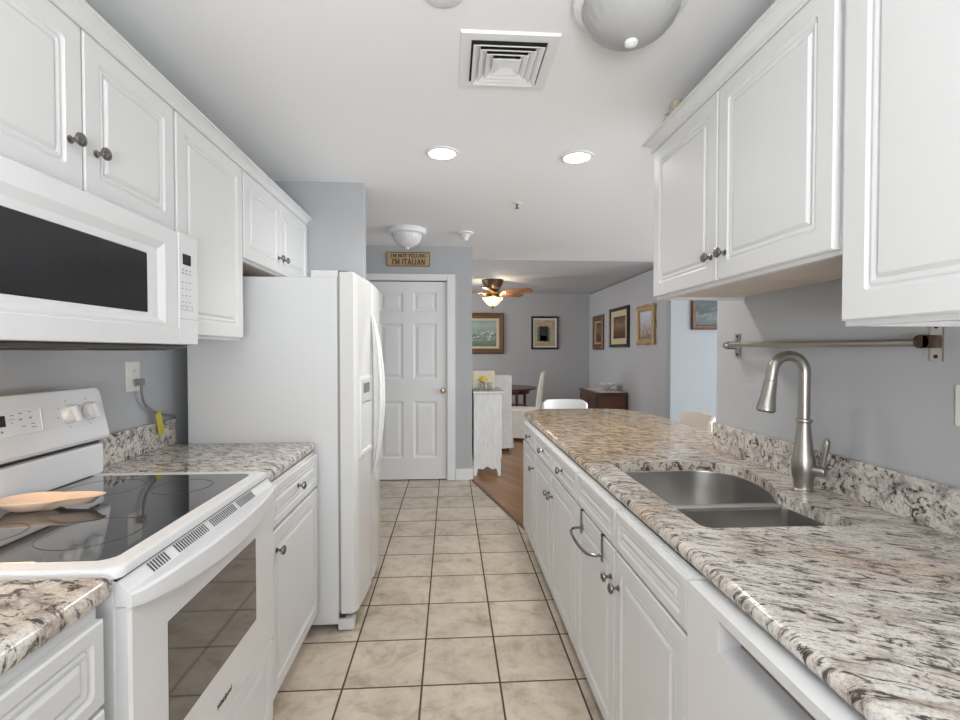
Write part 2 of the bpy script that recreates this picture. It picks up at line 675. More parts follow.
BRASS = mat('antique_brass', (0.42, 0.30, 0.15), 0.3, metal=1.0)
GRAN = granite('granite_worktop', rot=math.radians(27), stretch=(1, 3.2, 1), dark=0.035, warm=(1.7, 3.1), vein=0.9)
GRANL = granite('granite_left_worktop', rot=math.radians(24), stretch=(1, 1.9, 1), dark=0.04, cool=True, fs=1.35)
GRANB = granite('granite_upstand', rot=0.4, stretch=(1.0, 1.3, 1.3), dark=0.028, cool=True, fs=1.7)
FROST = mat('frosted_glass_shade', (0.40, 0.40, 0.40), 0.3, bump=0.1, bscale=60)
LAMPON = mat('lit_lamp_lens', (0.9, 0.9, 0.9), 0.4, emit=(1.0, 0.97, 0.92), estr=6.0)
FANGLASS = mat('lit_amber_glass', (0.9, 0.85, 0.7), 0.4, emit=(1.0, 0.80, 0.50), estr=0.75)
FANWOOD = wood('fan_blade_wood', (0.22, 0.09, 0.03), (0.46, 0.20, 0.06), 0.35, (2, 14, 14))
FANDARK = mat('dark_bronze', (0.10, 0.07, 0.05), 0.35, metal=0.7)
DKWOOD = wood('dark_mahogany', (0.055, 0.025, 0.016), (0.13, 0.055, 0.032), 0.3)
GILT = wood('gilt_frame', (0.30, 0.19, 0.08), (0.55, 0.40, 0.20), 0.35, (6, 6, 6), 8)
BRFRAME = wood('brown_gilt_frame', (0.075, 0.032, 0.014), (0.20, 0.10, 0.042), 0.4, (5, 5, 5), 9)
BLFRAME = mat('black_frame', (0.022, 0.02, 0.018), 0.35)
LINEN = mat('linen_mat', (0.62, 0.52, 0.36), 0.8)
CREAM = mat('cream_paper', (0.74, 0.66, 0.50), 0.8, noise=0.1, nscale=20)
SLIP = mat('pale_slipcover_fabric', (0.62, 0.61, 0.59), 0.9, noise=0.06, nscale=14, bump=0.25, bscale=60)
BEIGE = mat('beige_slipcover_fabric', (0.68, 0.64, 0.58), 0.9, noise=0.06, nscale=14, bump=0.25, bscale=60)
WHITEP = mat('white_plastic', (0.84, 0.84, 0.84), 0.3)
CREAMP = mat('cream_seat_vinyl', (0.72, 0.64, 0.56), 0.5)
CHALK = wood('whitewashed_wood', (0.66, 0.66, 0.64), (0.82, 0.82, 0.80), 0.6, (8, 8, 1.4), 5)
GREYTOP = mat('grey_dresser_top', (0.34, 0.34, 0.33), 0.4)
PORC = mat('white_porcelain', (0.82, 0.82, 0.82), 0.15)
RUNNER = mat('white_table_linen', (0.72, 0.70, 0.68), 0.9)
BISQUE = mat('bisque_ceramic', (0.74, 0.58, 0.46), 0.15, noise=0.05, nscale=10)
SIGNW = wood('tan_sign_board', (0.42, 0.29, 0.15), (0.52, 0.37, 0.20), 0.6, (2, 8, 8))
SIGNT = mat('dark_sign_lettering', (0.05, 0.035, 0.025), 0.7)
CORD = mat('grey_power_cord', (0.22, 0.22, 0.22), 0.5)
YEL = mat('yellow_tag', (0.62, 0.52, 0.02), 0.4)
PLATE = mat('ivory_cover_plate', (0.74, 0.73, 0.68), 0.35)
YFLOW = mat('yellow_petals', (0.75, 0.55, 0.12), 0.7, noise=0.2, nscale=30)
GLASSM = mat('clear_glass', (0.75, 0.76, 0.75), 0.05, trans=0.85)
LEAF = mat('leaf_green', (0.12, 0.20, 0.06), 0.6)
ORNAM = mat('patterned_ornament_glaze', (0.52, 0.47, 0.36), 0.4, noise=0.65, nscale=60)

# ------------------------------------------------------------------ setting
CZ = 2.56      # ceiling height
WL = -1.37     # left wall
WR = 1.335     # right wall
YS = 3.32      # stub wall past the fridge
YE = 5.27      # wall with the white door
XD = 2.82      # right wall of the dining room
YB = 6.0       # pale wall facing the kitchen on the right
YF = 9.62      # far wall of the dining room

fl = MB()
tp = [(-1.6, -2.4), (1.7, -2.4), (1.7, 2.2), (0.62, 2.2), (0.60, 3.74), (0.235, YE - 0.01), (0.235, YE + 0.06), (-1.6, YE + 0.06)]
fl.prism(tp, fz(0, 0), -0.06, 0.0)
struct('floor', fl, tile_material())
fl = MB()
wp = [(1.7, 2.2), (2.2, 2.2), (2.2, YB - 0.4), (XD, YB + 0.06), (XD + 0.1, YB + 0.06), (XD + 0.1, YF + 0.2), (-2.8, YF + 0.2), (-2.8, YE + 0.06), (0.235, YE + 0.06), (0.235, YE - 0.01), (0.60, 3.74), (0.62, 2.2)]
fl.prism(wp, fz(0, 0), -0.06, -0.0005)
struct('floor_hardwood', fl, plank_material())
fl = MB()
fl.prism([(1.7, -2.4), (5.6, -2.4), (5.6, YB + 0.06), (XD, YB + 0.06), (2.2, YB - 0.4), (2.2, 2.2), (1.7, 2.2)], fz(0, 0), -0.06, -0.0005)
struct('floor_living', fl, mat('pale_bounce_floor', (0.56, 0.55, 0.53), 0.95, bump=0.3, bscale=300))  # unseen pale floor, added to keep light bounced to the ceiling neutral
tr = MB()
a, b = Vector((0.60, 3.74)), Vector((0.237, YE - 0.01))
n = Vector((-(b - a).y, (b - a).x)).normalized() * 0.014
tr.prism([tuple(a - n), tuple(a + n), tuple(b + n), tuple(b - n)], fz(0, 0), 0.0005, 0.007)
struct('trim_1', tr, wood('dark_threshold', (0.08, 0.035, 0.015), (0.16, 0.07, 0.03)))

ce = MB().box(-2.9, 5.6, -2.4, YB, CZ, CZ + 0.1)
struct('ceiling', ce, CEIL)
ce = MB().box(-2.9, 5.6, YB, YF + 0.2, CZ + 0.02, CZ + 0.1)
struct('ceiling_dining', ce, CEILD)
struct('wall_left', MB().box(WL - 0.12, WL, -2.4, YE + 0.1, 0, CZ), WALL)
struct('wall_fridge_end', MB().box(WL, -0.588, YS, YS + 0.09, 0, CZ, 0.003), WALL)
struct('wall_right', MB().box(WR, WR + 0.13, -2.4, 2.335, 0, CZ, 0.003), WALL)
struct('wall_rear_return', MB().box(WR + 0.13, 5.6, -2.4, -2.28, 0, CZ), WALL)
# wall with the door: three blocks around the opening
dx0, dx1, dz = -0.885, -0.034, 2.19
we = MB()
we.box(WL, dx0, YE, YE + 0.12, 0, CZ)
we.box(dx1, 0.237, YE, YE + 0.12, 0, CZ)
we.box(dx0, dx1, YE, YE + 0.12, dz, CZ)
struct('wall_back', we, WALL)
cl = MB()
cl.box(-2.8, 0.237, YE + 0.75, YE + 0.85, 0, CZ)
cl.box(0.137, 0.237, YE + 0.12, YE + 0.75, 0, CZ)
struct('wall_closet', cl, WALL)
struct('wall_far', MB().box(-2.9, XD + 0.2, YF, YF + 0.15, 0, CZ + 0.02), WALL)
struct('wall_dining_left', MB().box(-2.9, -2.8, YE + 0.75, YF, 0, CZ + 0.02), WALL)
struct('wall_dining_right', MB().box(XD, XD + 0.12, YB + 0.12, YF, 0, CZ), WALL)
struct('wall_living', MB().box(XD, 5.6, YB, YB + 0.12, 0, CZ, 0.003), WALLB)
# baseboards
bb = MB()
bb.box(dx1 + 0.09, 0.245, YE - 0.014, YE, 0, 0.125, 0.004)
bb.box(0.237, 0.250, YE - 0.014, YE + 0.85, 0, 0.125, 0.004)
struct('baseboard_back', bb, TRIM)
struct('baseboard_far', MB().box(-2.8, XD, YF - 0.014, YF, 0, 0.125, 0.004), TRIM)
struct('baseboard_right', MB().box(XD - 0.014, XD, YB + 0.1, YF, 0, 0.125, 0.004), TRIM)
struct('baseboard_living', MB().box(XD - 0.014, 5.5, YB - 0.014, YB, 0, 0.125, 0.004), TRIM)
# casing
cs = MB()
for x0, x1 in ((dx0 - 0.085, dx0), (dx1, dx1 + 0.085)):
    cs.box(x0, x1, YE - 0.018, YE, 0, dz + 0.068, 0.005)
cs.box(dx0, dx1, YE - 0.018, YE, dz, dz + 0.068, 0.005)
cs.box(dx0, dx0 + 0.012, YE, YE + 0.12, 0, dz)
cs.box(dx1 - 0.012, dx1, YE, YE + 0.12, 0, dz)
cs.box(dx0, dx1, YE, YE + 0.12, dz - 0.004, dz)
struct('trim_2', cs, TRIM)
# six panel door
d1 = bpy.data.objects.new('door_1', None)
d1.location = (-0.46, YE, 0)
C.objects.link(d1)
d1['kind'] = 'structure'
ORG[d1] = Vector((-0.46, YE, 0))
sx0, sx1, sz0, sz1 = dx0 + 0.016, dx1 - 0.016, 0.012, dz - 0.016
cols = [(-0.765, -0.515), (-0.405, -0.150)]
rowz = [(0.245, 0.872), (1.115, 1.722), (1.848, 2.060)]
db = MB()
yf = YE + 0.012
db.box(sx0, sx1, yf + 0.012, yf + 0.045, sz0, sz1)
# stiles, rails (a grid with holes)
xs = [sx0, cols[0][0], cols[0][1], cols[1][0], cols[1][1], sx1]
zs = [sz0, rowz[0][0], rowz[0][1], rowz[1][0], rowz[1][1], rowz[2][0], rowz[2][1], sz1]
for i in range(5):
    for j in range(7):
        if i % 2 == 1 and j % 2 == 1:
            db.panel(fyn(yf + 0.012, xs[i], zs[j]), xs[i + 1] - xs[i], zs[j + 1] - zs[j],
                     [(0.0, 0.012, 0.0), (0.008, 0.006, 0.0), (0.022, 0.002, 0), (0.030, 0.002, 0), (0.052, 0.009, 0), (0.056, 0.009, 0)], cap0=False)
        else:
            db.add([(xs[i], yf, zs[j]), (xs[i + 1], yf, zs[j]), (xs[i + 1], yf, zs[j + 1]), (xs[i], yf, zs[j + 1])], [(0, 1, 2, 3)])
part('door_panel', db, TRIM, d1)
kb = MB()
kb.lathe([(0.030, 0), (0.030, 0.006), (0.012, 0.010), (0.011, 0.03), (0.024, 0.038), (0.029, 0.052), (0.024, 0.064), (0.0, 0.068)], lambda x, y, h: (-0.082 + x, yf - h, 0.985 + y), 20)
part('door_knob', kb, mat('satin_bronze', (0.34, 0.25, 0.17), 0.25, metal=1.0), d1)

# ------------------------------------------------------------------ cabinets
T = 0.02  # door thickness


def front_rings(margin, big=False):
    m = margin
    return [(0, 0, 0.002), (0, T - 0.004, 0.002), (0.004, T, 0.003), (m, T, 0.012), (m + 0.005, T - 0.005, 0.011), (m + 0.009, T - 0.006, 0.010),
            (m + 0.013, T - 0.003, 0.008), (m + 0.019, T - 0.003, 0.005), (m + 0.025, T - 0.007, 0.003), (m + 0.033, T - 0.001, 0.002), (m + 0.036, T, 0.002)]


def front(name, s, X, y0, y1, z0, z1, parent, margin=0.05):
    """raised panel front lying on plane X, facing s*X"""
    mb = MB().panel(fx(s, X, y0, z0), y1 - y0, z1 - z0, front_rings(margin))
    return part(name, mb, CAB, parent)


def knob(s, X, y, z, parent):
    mb = MB().lathe([(0.010, 0), (0.010, 0.003), (0.0055, 0.006), (0.005, 0.018), (0.013, 0.021), (0.0175, 0.026), (0.0165, 0.031), (0.010, 0.035), (0, 0.036)],
                    lambda x, yy, h: (X + s * h, y + x, z + yy), 20)
    return part('knob', mb, KNOBM, parent)


def cab_root(name, label, s, X, xb, y0, y1, z0):
    return thing(name, label, 'cabinet', ((X + xb) / 2, (y0 + y1) / 2, z0))


# ---- left base run: face plane XL (door backs), doors reach XL + T
XL = -0.68
CT0, CT1 = 0.895, 0.935


def base_carcass(mb, s, X, xb, y0, y1, z0=0.10, toe=0.06):
    lo, hi = min(X, xb), max(X, xb)
    mb.box(lo, hi, y0, y1, z0, (CT0 if s < 0 else CT0 + 0.026 + (0.012 if y0 < 1 else 0)) - 0.002)
    if s > 0:
        mb.box(xb, X - toe, y0, y1, 0.0, z0)
    else:
        mb.box(X + toe, xb, y0, y1, 0.0, z0)
    return mb


t = cab_root('base_cabinet', 'white base cabinet nearest the camera on the left, under the near granite slab', 1, XL, WL + 0.01, 0.30, 0.955, 0)
part('carcass', base_carcass(MB(), 1, XL, WL + 0.01, 0.30, 0.955), CAB, t)
front('drawer', 1, XL, 0.31, 0.950, 0.745, 0.910, t, 0.028)
front('door', 1, XL, 0.31, 0.950, 0.11, 0.735, t, 0.05)

t = cab_root('base_cabinet', 'white base cabinet between the range and the refrigerator with one drawer and one door', 1, XL, WL + 0.01, 1.793, 2.432, 0)
part('carcass', base_carcass(MB(), 1, XL, WL + 0.01, 1.793, 2.432), CAB, t)
dr = front('drawer', 1, XL, 1.800, 2.425, 0.755, 0.911, t, 0.028)
knob(1, XL + T, 2.112, 0.838, dr)
dd = front('door', 1, XL, 1.800, 2.425, 0.115, 0.740, t, 0.05)
knob(1, XL + T, 1.850, 0.665, dd)

# ---- left worktops and upstand
XCL = -0.672
CL0, CL1 = 0.921, 0.968
pl = round_poly([(WL + 0.004, 0.25), (-0.657, 0.25), (-0.657, 0.988), (WL + 0.004, 0.988)], [0.035, 0.035, 0.032, 0.035])
single('countertop', slab(pl, CL0 + 0.012, CL1 + 0.012), GRANL, (-1.0, 0.65, CL0 + 0.012), 'granite countertop slab nearest the camera on the left, before the range', 'countertop')
pl = round_poly([(WL + 0.004, 1.796), (XCL, 1.796), (XCL, 2.437), (WL + 0.004, 2.437)], 0.035)
single('countertop', slab(pl, CL0, CL1), GRANL, (-1.0, 2.15, CL0), 'short granite countertop between the range and the refrigerator', 'countertop')
ub = MB().box(WL + 0.004, WL + 0.026, 1.800, 2.437, CL1, CL1 + 0.122, 0.003)
single('backsplash', ub, GRANB, (WL + 0.015, 2.15, CL1), 'low granite backsplash behind the short left countertop, below the outlet', 'backsplash')

# ---- left wall cabinets
XU = -0.98     # door back plane, doors reach -0.96
UT = 2.262     # door tops
zc = 2.305


def wall_cab(label, s, X, xb, y0, y1, z0, z1, doors, knobs, under=0.018, margin=0.055):
    """open bottom shell with recessed underside; doors: (y0, y1) list; knobs: (door index, y, z)"""
    t = thing('wall_cabinet', label, 'cabinet', ((X + xb) / 2, (y0 + y1) / 2, z0), 'white wall cabinets')
    lo, hi = min(X, xb), max(X, xb)
    mb = MB()
    mb.box(lo, hi, y0, y1, z0 + under, z1)
    f0, f1 = (X - 0.02, X) if s > 0 else (X, X + 0.02)
    mb.box(f0, f1, y0 + 0.0162, y1 - 0.0162, z0, z0 + under - 0.0002)
    mb.box(lo, hi, y0, y0 + 0.016, z0, z0 + under - 0.0002)
    mb.box(lo, hi, y1 - 0.016, y1, z0, z0 + under - 0.0002)
    part('carcass', mb, CAB, t)
    ub = MB().box(lo + 0.02, hi - 0.02, y0 + 0.017, y1 - 0.017, z0 + under - 0.005, z0 + under - 0.0005)
    part('underside_panel', ub, CABIN, t, label='warm beige underside panel')
    ds = []
    for a, b in doors:
        ds.append(front('door', s, X, a, b, z0 + 0.012, z1 - 0.012, t, margin))
    for i, y, z in knobs:
        knob(s, X + s * T, y, z, ds[i])
    return t


wall_cab('white two-door wall cabinet directly above the microwave', 1, XU, WL + 0.002, 0.895, 1.752, 1.820, 2.275, [(0.90, 1.329), (1.335, 1.748)], [(0, 1.285, 1.955), (1, 1.375, 1.955)])
wall_cab('tall white one-door wall cabinet between the microwave and the refrigerator', 1, XU, WL + 0.002, 1.754, 2.302, 1.468, 2.275, [(1.760, 2.297)], [])
wall_cab('small white two-door wall cabinet above the refrigerator', 1, XU, WL + 0.002, 2.304, YS - 0.004, 1.845, 2.275, [(2.312, 2.795), (2.801, YS - 0.012)], [(0, 2.760, 1.94), (1, 2.838, 1.94)])


def crown(s, X, xb, y0, y1, z0, z1, label):
    """crown moulding run along the top of the wall cabinets with a return at its far end"""
    prof = [(0, 0), (0.021, 0), (0.024, 0.004), (0.024, 0.010), (0.021, 0.014), (0.019, 0.015), (0.020, 0.026), (0.025, 0.040), (0.034, 0.052), (0.044, 0.060), (0.044, 0.063), (0.052, 0.065), (0.052, 0.078), (0, 0.078)]
    k = (z1 - z0) / 0.078
    mb = MB()
    rows = []
    # front run, mitred at the far end
    for yy, far in ((y0, 0), (y1, xb is not None)):
        rows.append([(X + s * d, yy + (d if far else 0), z0 + h * k) for d, h in prof])
    if xb is not None:
        rows.append([(xb, y1 + d, z0 + h * k) for d, h in prof])
    mb.rings(rows)
    single('crown_molding', mb, CAB, (X, (y0 + y1) / 2, z0), label, 'molding')


crown(1, XU + 0.0005, None, 0.60, YS - 0.003, 2.2645, zc + 0.006, 'white crown molding along the top of the left wall cabinets')

# ------------------------------------------------------------------ microwave
mx = -0.90
t = thing('microwave_oven', 'white over-the-range microwave with dark window under the left wall cabinets', 'microwave', (-1.1, 1.32, 1.44))
my0, my1, mz0, mz1 = 0.860, 1.775, 1.442, 1.816
part('case', MB().box(WL + 0.004, mx - 0.03, my0, my1, mz0, mz1, 0.004), APPL, t)


def rect_rings(rects):
    """nested rectangles (y0, y1, z0, z1, x) bridged one after the other"""
    return MB().rings([[(x, a, c), (x, b, c), (x, b, d), (x, a, d)] for a, b, c, d, x in rects], cap0=False, cap1=False)


dy0, dy1 = my0, 1.652
dw = rect_rings([(dy0, dy1, mz0 + 0.002, mz1, mx - 0.03), (dy0, dy1, mz0 + 0.002, mz1, mx - 0.006), (dy0 + 0.004, dy1 - 0.004, mz0 + 0.006, mz1 - 0.004, mx),
                 (0.925, 1.582, 1.509, 1.762, mx), (0.945, 1.560, 1.522, 1.738, mx - 0.012), (0.966, 1.517, 1.537, 1.717, mx - 0.014), (0.966, 1.517, 1.537, 1.717, mx - 0.022)])
md = part('door', dw, APPL, t, angle=15)
part('window', MB().panel(fx(1, mx - 0.024, 0.967, 1.538), 0.549, 0.178, [(0, 0.0, 0.004), (0, 0.0085, 0.004), (0.002, 0.0095, 0.003)]), MWGLASS, md, label='dark grey window', angle=5)
part('lower_band', MB().box(mx - 0.03, mx + 0.004, my0, dy1 - 0.002, mz0, mz0 + 0.058, 0.004), APPL, t)
cp = MB().box(mx - 0.03, mx + 0.002, dy1 + 0.003, my1, mz0, mz1, 0.006)
pan = part('control_panel', cp, APPL, t)
part('display', MB().box(mx + 0.001, mx + 0.004, 1.678, 1.725, 1.712, 1.748), LCD, pan, label='small dark display')
kp = MB()
for j in range(4):
    for i in range(3):
        kp.box(mx + 0.0015, mx + 0.0026, 1.672 + i * 0.022, 1.681 + i * 0.022, 1.585 + j * 0.022, 1.588 + j * 0.022)
part('number_keypad', kp, GREYP, pan, label='grey printed keypad')
kp = MB()
for j, i in ((0, 0), (0, 1), (0, 2), (1, 0), (1, 1), (1, 2)):
    kp.box(mx + 0.0015, mx + 0.0026, 1.672 + i * 0.022, 1.685 + i * 0.022, 1.680 + j * 0.012, 1.684 + j * 0.012)
part('function_keys', kp, GREYP, pan, label='grey printed keys')
kp = MB()
for y in (1.668, 1.698, 1.733):
    kp.box(mx + 0.0015, mx + 0.0026, y, y + 0.002, 1.558, 1.574)
kp.box(mx + 0.0015, mx + 0.0026, 1.668, 1.735, 1.558, 1.5595)
kp.box(mx + 0.0015, mx + 0.0026, 1.668, 1.735, 1.5725, 1.574)
part('start_keys', kp, GREYP, pan, label='outlined keys')
part('panel_seam', MB().box(mx + 0.0015, mx + 0.0026, 1.658, 1.770, 1.528, 1.5292), GREYP, pan)
vb = MB()
vb.box(WL + 0.02, mx - 0.035, my0 + 0.01, my1 - 0.01, mz0 - 0.016, mz0 - 0.001, 0.004)
part('vent_base', vb, mat('dark_steel', (0.12, 0.115, 0.11), 0.4, metal=0.6), t, label='dark steel vent underside')
for k in range(2):
    part('grease_filter', MB().box(-1.15, -0.965, 0.95 + k * 0.40, 1.30 + k * 0.40, mz0 - 0.021, mz0 - 0.0165, 0.002), mat('filter_steel', (0.30, 0.29, 0.28), 0.35, metal=1.0), t)
lp = MB().box(-1.30, -1.20, 1.02, 1.16, mz0 - 0.021, mz0 - 0.0165)
part('task_lamp', lp, mat('lit_task_lamp', (0.9, 0.8, 0.6), 0.4, emit=(1.0, 0.72, 0.40), estr=6.0), t, label='lit warm lamp lens')
area_light('microwave_task_lamp', (-1.25, 1.09, mz0 - 0.026), (0, 0, 0), 0.12, 0.14, 2.2, (1.0, 0.66, 0.34))

# ------------------------------------------------------------------ range
RY0, RY1 = 0.992, 1.790
FXR = -0.662           # front edge of the cooktop rim
t = thing('range', 'white electric range with black glass cooktop and oven door on the left', 'stove', (-1.0, 1.39, 0))
part('body', MB().box(WL + 0.02, FXR - 0.012, RY0 + 0.004, RY1 - 0.004, 0.0, 0.963, 0.004), APPL, t)
rim = MB()
rim.panel(fz(-1.31, RY0, 0.9635), 1.31 + FXR, RY1 - RY0,
          [(0.0, 0, 0.02), (0.0, 0.012, 0.025), (0.003, 0.018, 0.03), (0.010, 0.021, 0.03), (0.040, 0.0225, 0.035), (0.046, 0.0195, 0.03)], seg=6)
part('cooktop_rim', rim, APPL, t)
gl = MB().panel(fz(-1.30, RY0 + 0.043, 0.9805), 1.30 + FXR - 0.043, RY1 - RY0 - 0.086, [(0, 0, 0.03), (0, 0.0035, 0.03), (0.002, 0.0045, 0.03)], seg=6)
g = part('glass_cooktop', gl, BLKGLASS, t, label='black glass cooktop', angle=5)
RINGM = mat('burner_ring_print', (0.10, 0.10, 0.10), 0.3)
for cx, cy, r in ((-0.86, 1.20, 0.105), (-0.86, 1.59, 0.085), (-1.10, 1.20, 0.075), (-1.10, 1.59, 0.105)):
    mb = MB()
    fr_ = lambda x, y, h: (cx + x, cy + y, 0.9855 + h)
    mb.rings([[fr_(q * math.cos(2 * PI * k / 48), q * math.sin(2 * PI * k / 48), h) for k in range(48)] for q, h in ((r - 0.0009, 0), (r - 0.0009, 0.0003), (r + 0.0009, 0.0003), (r + 0.0009, 0))], cap0=False, cap1=False)
    part('burner_ring', mb, RINGM, g)
# backguard
bgd = MB()
bgd.box(-1.355, -1.240, RY0 + 0.01, RY1 + 0.008, 0.984, 1.094, 0.012)
part('lower_backguard', bgd, APPL, t)
part('gap_strip', MB().box(-1.36, -1.258, RY0 + 0.012, RY1 + 0.004, 1.094, 1.107), DARK, t, label='dark gap strip')
Mt = Matrix.Translation((-1.245, 0, 1.105)) @ Matrix.Rotation(math.radians(-7), 4, 'Y')
cg = MB()
outl = round_poly([(RY0, 0), (RY1 + 0.032, 0), (RY1 + 0.008, 0.190), (RY0 + 0.024, 0.190)], [0.012, 0.012, 0.034, 0.034], 6)
rows = []
for d, ins in ((-0.095, 0), (0.004, 0), (0.012, 0.004), (0.016, 0.012)):
    op = offset_poly(outl, ins)
    rows.append([Mt @ Vector((d, y, z)) for y, z in op])
cg.rings(rows)
cgp = part('control_panel', cg, APPL, t)
dp = MB().panel(lambda u, v, d: Mt @ Vector((0.016 + d, 1.268 + u, 0.069 + v)), 0.270, 0.076, [(0, 0, 0.003), (0, 0.002, 0.003), (0.005, 0.003, 0.002), (0.006, 0.0015, 0.002)])
dpo = part('touch_panel', dp, PANELW, cgp)
mk = MB()
mk.add([Mt @ Vector((0.0185, y, z)) for y, z in ((1.368, 0.102), (1.416, 0.102), (1.416, 0.133), (1.368, 0.133))], [(0, 1, 2, 3)])
part('clock_display', mk, LCD, dpo, label='dark clock display')
for y, z, wd, hh in ((1.398, 0.126, .013, .003), (1.426, 0.129, .012, .003), (1.458, 0.130, .010, .003), (1.394, 0.115, .019, .002), (1.426, 0.110, .010, .005), (1.459, 0.111, .010, .005), (1.400, 0.105, .006, .003), (1.432, 0.090, .012, .003), (1.463, 0.094, .013, .003), (1.463, 0.084, .017, .003), (1.365, 0.082, .008, .006), (1.335, 0.082, .008, .006)):
    mk = MB()
    mk.add([Mt @ Vector((0.0182, yy, zz)) for yy, zz in ((y + .033, z + .003), (y + .033 + wd, z + .003), (y + .033 + wd, z + hh + .003), (y + .033, z + hh + .003))], [(0, 1, 2, 3)])
    part('printed_key', mk, GREYP, dpo)
KZ = 0.109
for ky in (1.085, 1.170, 1.640, 1.727):
    kb = MB()
    fr_ = lambda x, y, h: Mt @ Vector((0.016 + h, ky + x, KZ + y))
    kb.lathe([(0.031, 0), (0.031, 0.006), (0.027, 0.012), (0.026, 0.018), (0.021, 0.021), (0, 0.021)], fr_, 28)
    M2 = Mt @ Matrix.Translation((0.016, ky, KZ)) @ Matrix.Rotation(math.radians(18), 4, 'X')
    kb.box(0.018, 0.034, -0.009, 0.009, -0.028, 0.028, 0.005, M=M2)
    part('control_knob', kb, APPL, cgp)
for ky in (1.085, 1.170, 1.640, 1.727):
    for a in (100, 150, 190, 30, -90):
        mk = MB()
        y, z = ky + 0.043 * math.cos(math.radians(a)), KZ + 0.043 * math.sin(math.radians(a))
        mk.add([Mt @ Vector((0.0165, yy, zz)) for yy, zz in ((y - .003, z - .002), (y + .003, z - .002), (y + .003, z + .002), (y - .003, z + .002))], [(0, 1, 2, 3)])
        part('knob_marking', mk, GREYP, cgp)
# vent ledge under the rim with dark slots
SLOTM = mat('dark_slot', (0.05, 0.05, 0.05), 0.7)
FD = -0.645            # oven door front
vs = MB().rings([[(FXR - 0.012, y, 0.905), (FD - 0.002, y, 0.905), (FD - 0.002, y, 0.934), (FXR - 0.006, y, 0.9565), (FXR - 0.012, y, 0.9565)] for y in (RY0 + 0.006, RY1 - 0.006)])
vso = part('vent_strip', vs, APPL, t)
dxs, dzs = (FXR - 0.006) - (FD - 0.002), 0.9565 - 0.934
for gy, cnt in ((1.085, 7), (1.185, 15), (1.355, 15), (1.520, 12)):
    sl = MB()
    for k in range(cnt):
        y = gy + k * 0.0098
        P = lambda u, h, yy: (FD - 0.002 + dxs * u + 0.0006 * h, yy, 0.934 + dzs * u + 0.0006 * h)
        sl.add([P(0.10, 1, y), P(0.10, 1, y + 0.005), P(0.88, 1, y + 0.005), P(0.88, 1, y)], [(0, 1, 2, 3)])
    part('vent_slots', sl, SLOTM, vso)
part('gap_strip', MB().box(FXR - 0.014, FXR - 0.007, RY0 + 0.006, RY1 - 0.006, 0.9570, 0.9625), DARK, t)
# oven door
od = MB()
oy0, oy1, oz0, oz1 = RY0 + 0.008, RY1 - 0.004, 0.378, 0.903
od.panel(fx(1, FD - 0.045, oy0, oz0), oy1 - oy0, oz1 - oz0, [(0, 0, 0.004), (0, 0.039, 0.005), (0.005, 0.045, 0.007)])
odo = part('oven_door', od, mat('oven_door_white_glass', (0.76, 0.76, 0.76), 0.06, coat=0.6), t)
part('oven_window', MB().panel(fx(1, FD, 1.126, 0.530), 0.494, 0.272, [(0, 0, 0.004), (0, 0.0008, 0.004), (0.001, 0.0012, 0.004)]), OVGLASS, odo, label='dark oven window', angle=5)
hd = MB()
rows = []
N = 28
for i in range(N + 1):
    u = i / N
    y = RY0 + 0.004 + u * (RY1 - RY0 - 0.008)
    bow = 0.042 * math.sin(PI * u) ** 0.6
    x0 = FD - 0.004
    x1 = FD + 0.006 + bow
    zb = 0.900 - 0.034 * math.sin(PI * u) ** 0.8
    zt = 0.934
    rows.append([(x0, y, zb + 0.01), (x1 - 0.012, y, zb), (x1 - 0.004, y, zb + 0.003), (x1, y, zb + 0.010), (x1 - 0.001, y, zt - 0.006), (x1 - 0.006, y, zt), (x0, y, zt)])
hd.rings(rows)
part('oven_handle', hd, APPL, odo)


def text_mesh(body, size, extrude, fr, bold=0.0, align='CENTER'):
    cu = bpy.data.curves.new('lettering', 'FONT')
    cu.body = body
    cu.size = size
    cu.align_x = align
    cu.extrude = extrude
    cu.offset = bold
    ob = bpy.data.objects.new('lettering', cu)
    C.objects.link(ob)
    bpy.context.view_layer.update()
    dg = bpy.context.evaluated_depsgraph_get()
    me = ob.evaluated_get(dg).to_mesh()
    mb = MB().add([fr(v.co.x, v.co.y, v.co.z) for v in me.vertices], [tuple(p.vertices) for p in me.polygons])
    ob.evaluated_get(dg).to_mesh_clear()
    bpy.data.objects.remove(ob)
    bpy.data.curves.remove(cu)
    return mb


part('logo', text_mesh('Whirlpool', 0.021, 0.0004, lambda u, v, d: (FD + 0.0006 + d, 1.393 + u + v * 0.25, 0.424 + v), 0.0004), mat('dark_logo_ink', (0.05, 0.05, 0.05), 0.4), odo)
dwr = MB().panel(fx(1, FD - 0.045, oy0, 0.07), oy1 - oy0, 0.296, [(0, 0, 0.004), (0, 0.033, 0.005), (0.005, 0.039, 0.007), (0.045, 0.039, 0.03), (0.055, 0.032, 0.03), (0.060, 0.032, 0.03), (0.080, 0.038, 0.02)], seg=5)
part('storage_drawer', dwr, APPL, t)
part('gap_strip', MB().box(FD - 0.044, FD - 0.03, oy0 + 0.003, oy1 - 0.003, 0.3665, 0.3775), DARK, t)

# spoon rest on the cooktop
sr = MB()
ORX, ORY, ORZ = -1.150, 1.385, 0.9852
outl = []
for k in range(72):
    a = 2 * PI * k / 72
    u, v = 0.080 * math.cos(a), 0.060 * math.sin(a)
    c_ = math.cos(a)
    if c_ > 0.55:
        # the bowl runs out into a long tongue handle
        e = (c_ - 0.55) / 0.45
        u += 0.100 * e ** 0.8
        v = v * (1 - 0.25 * e) + 0.010 * math.copysign(1, v) * min(1.0, abs(math.sin(a)) * 6) * e
    outl.append((u, v))
ca, sa = math.cos(math.radians(6)), math.sin(math.radians(6))


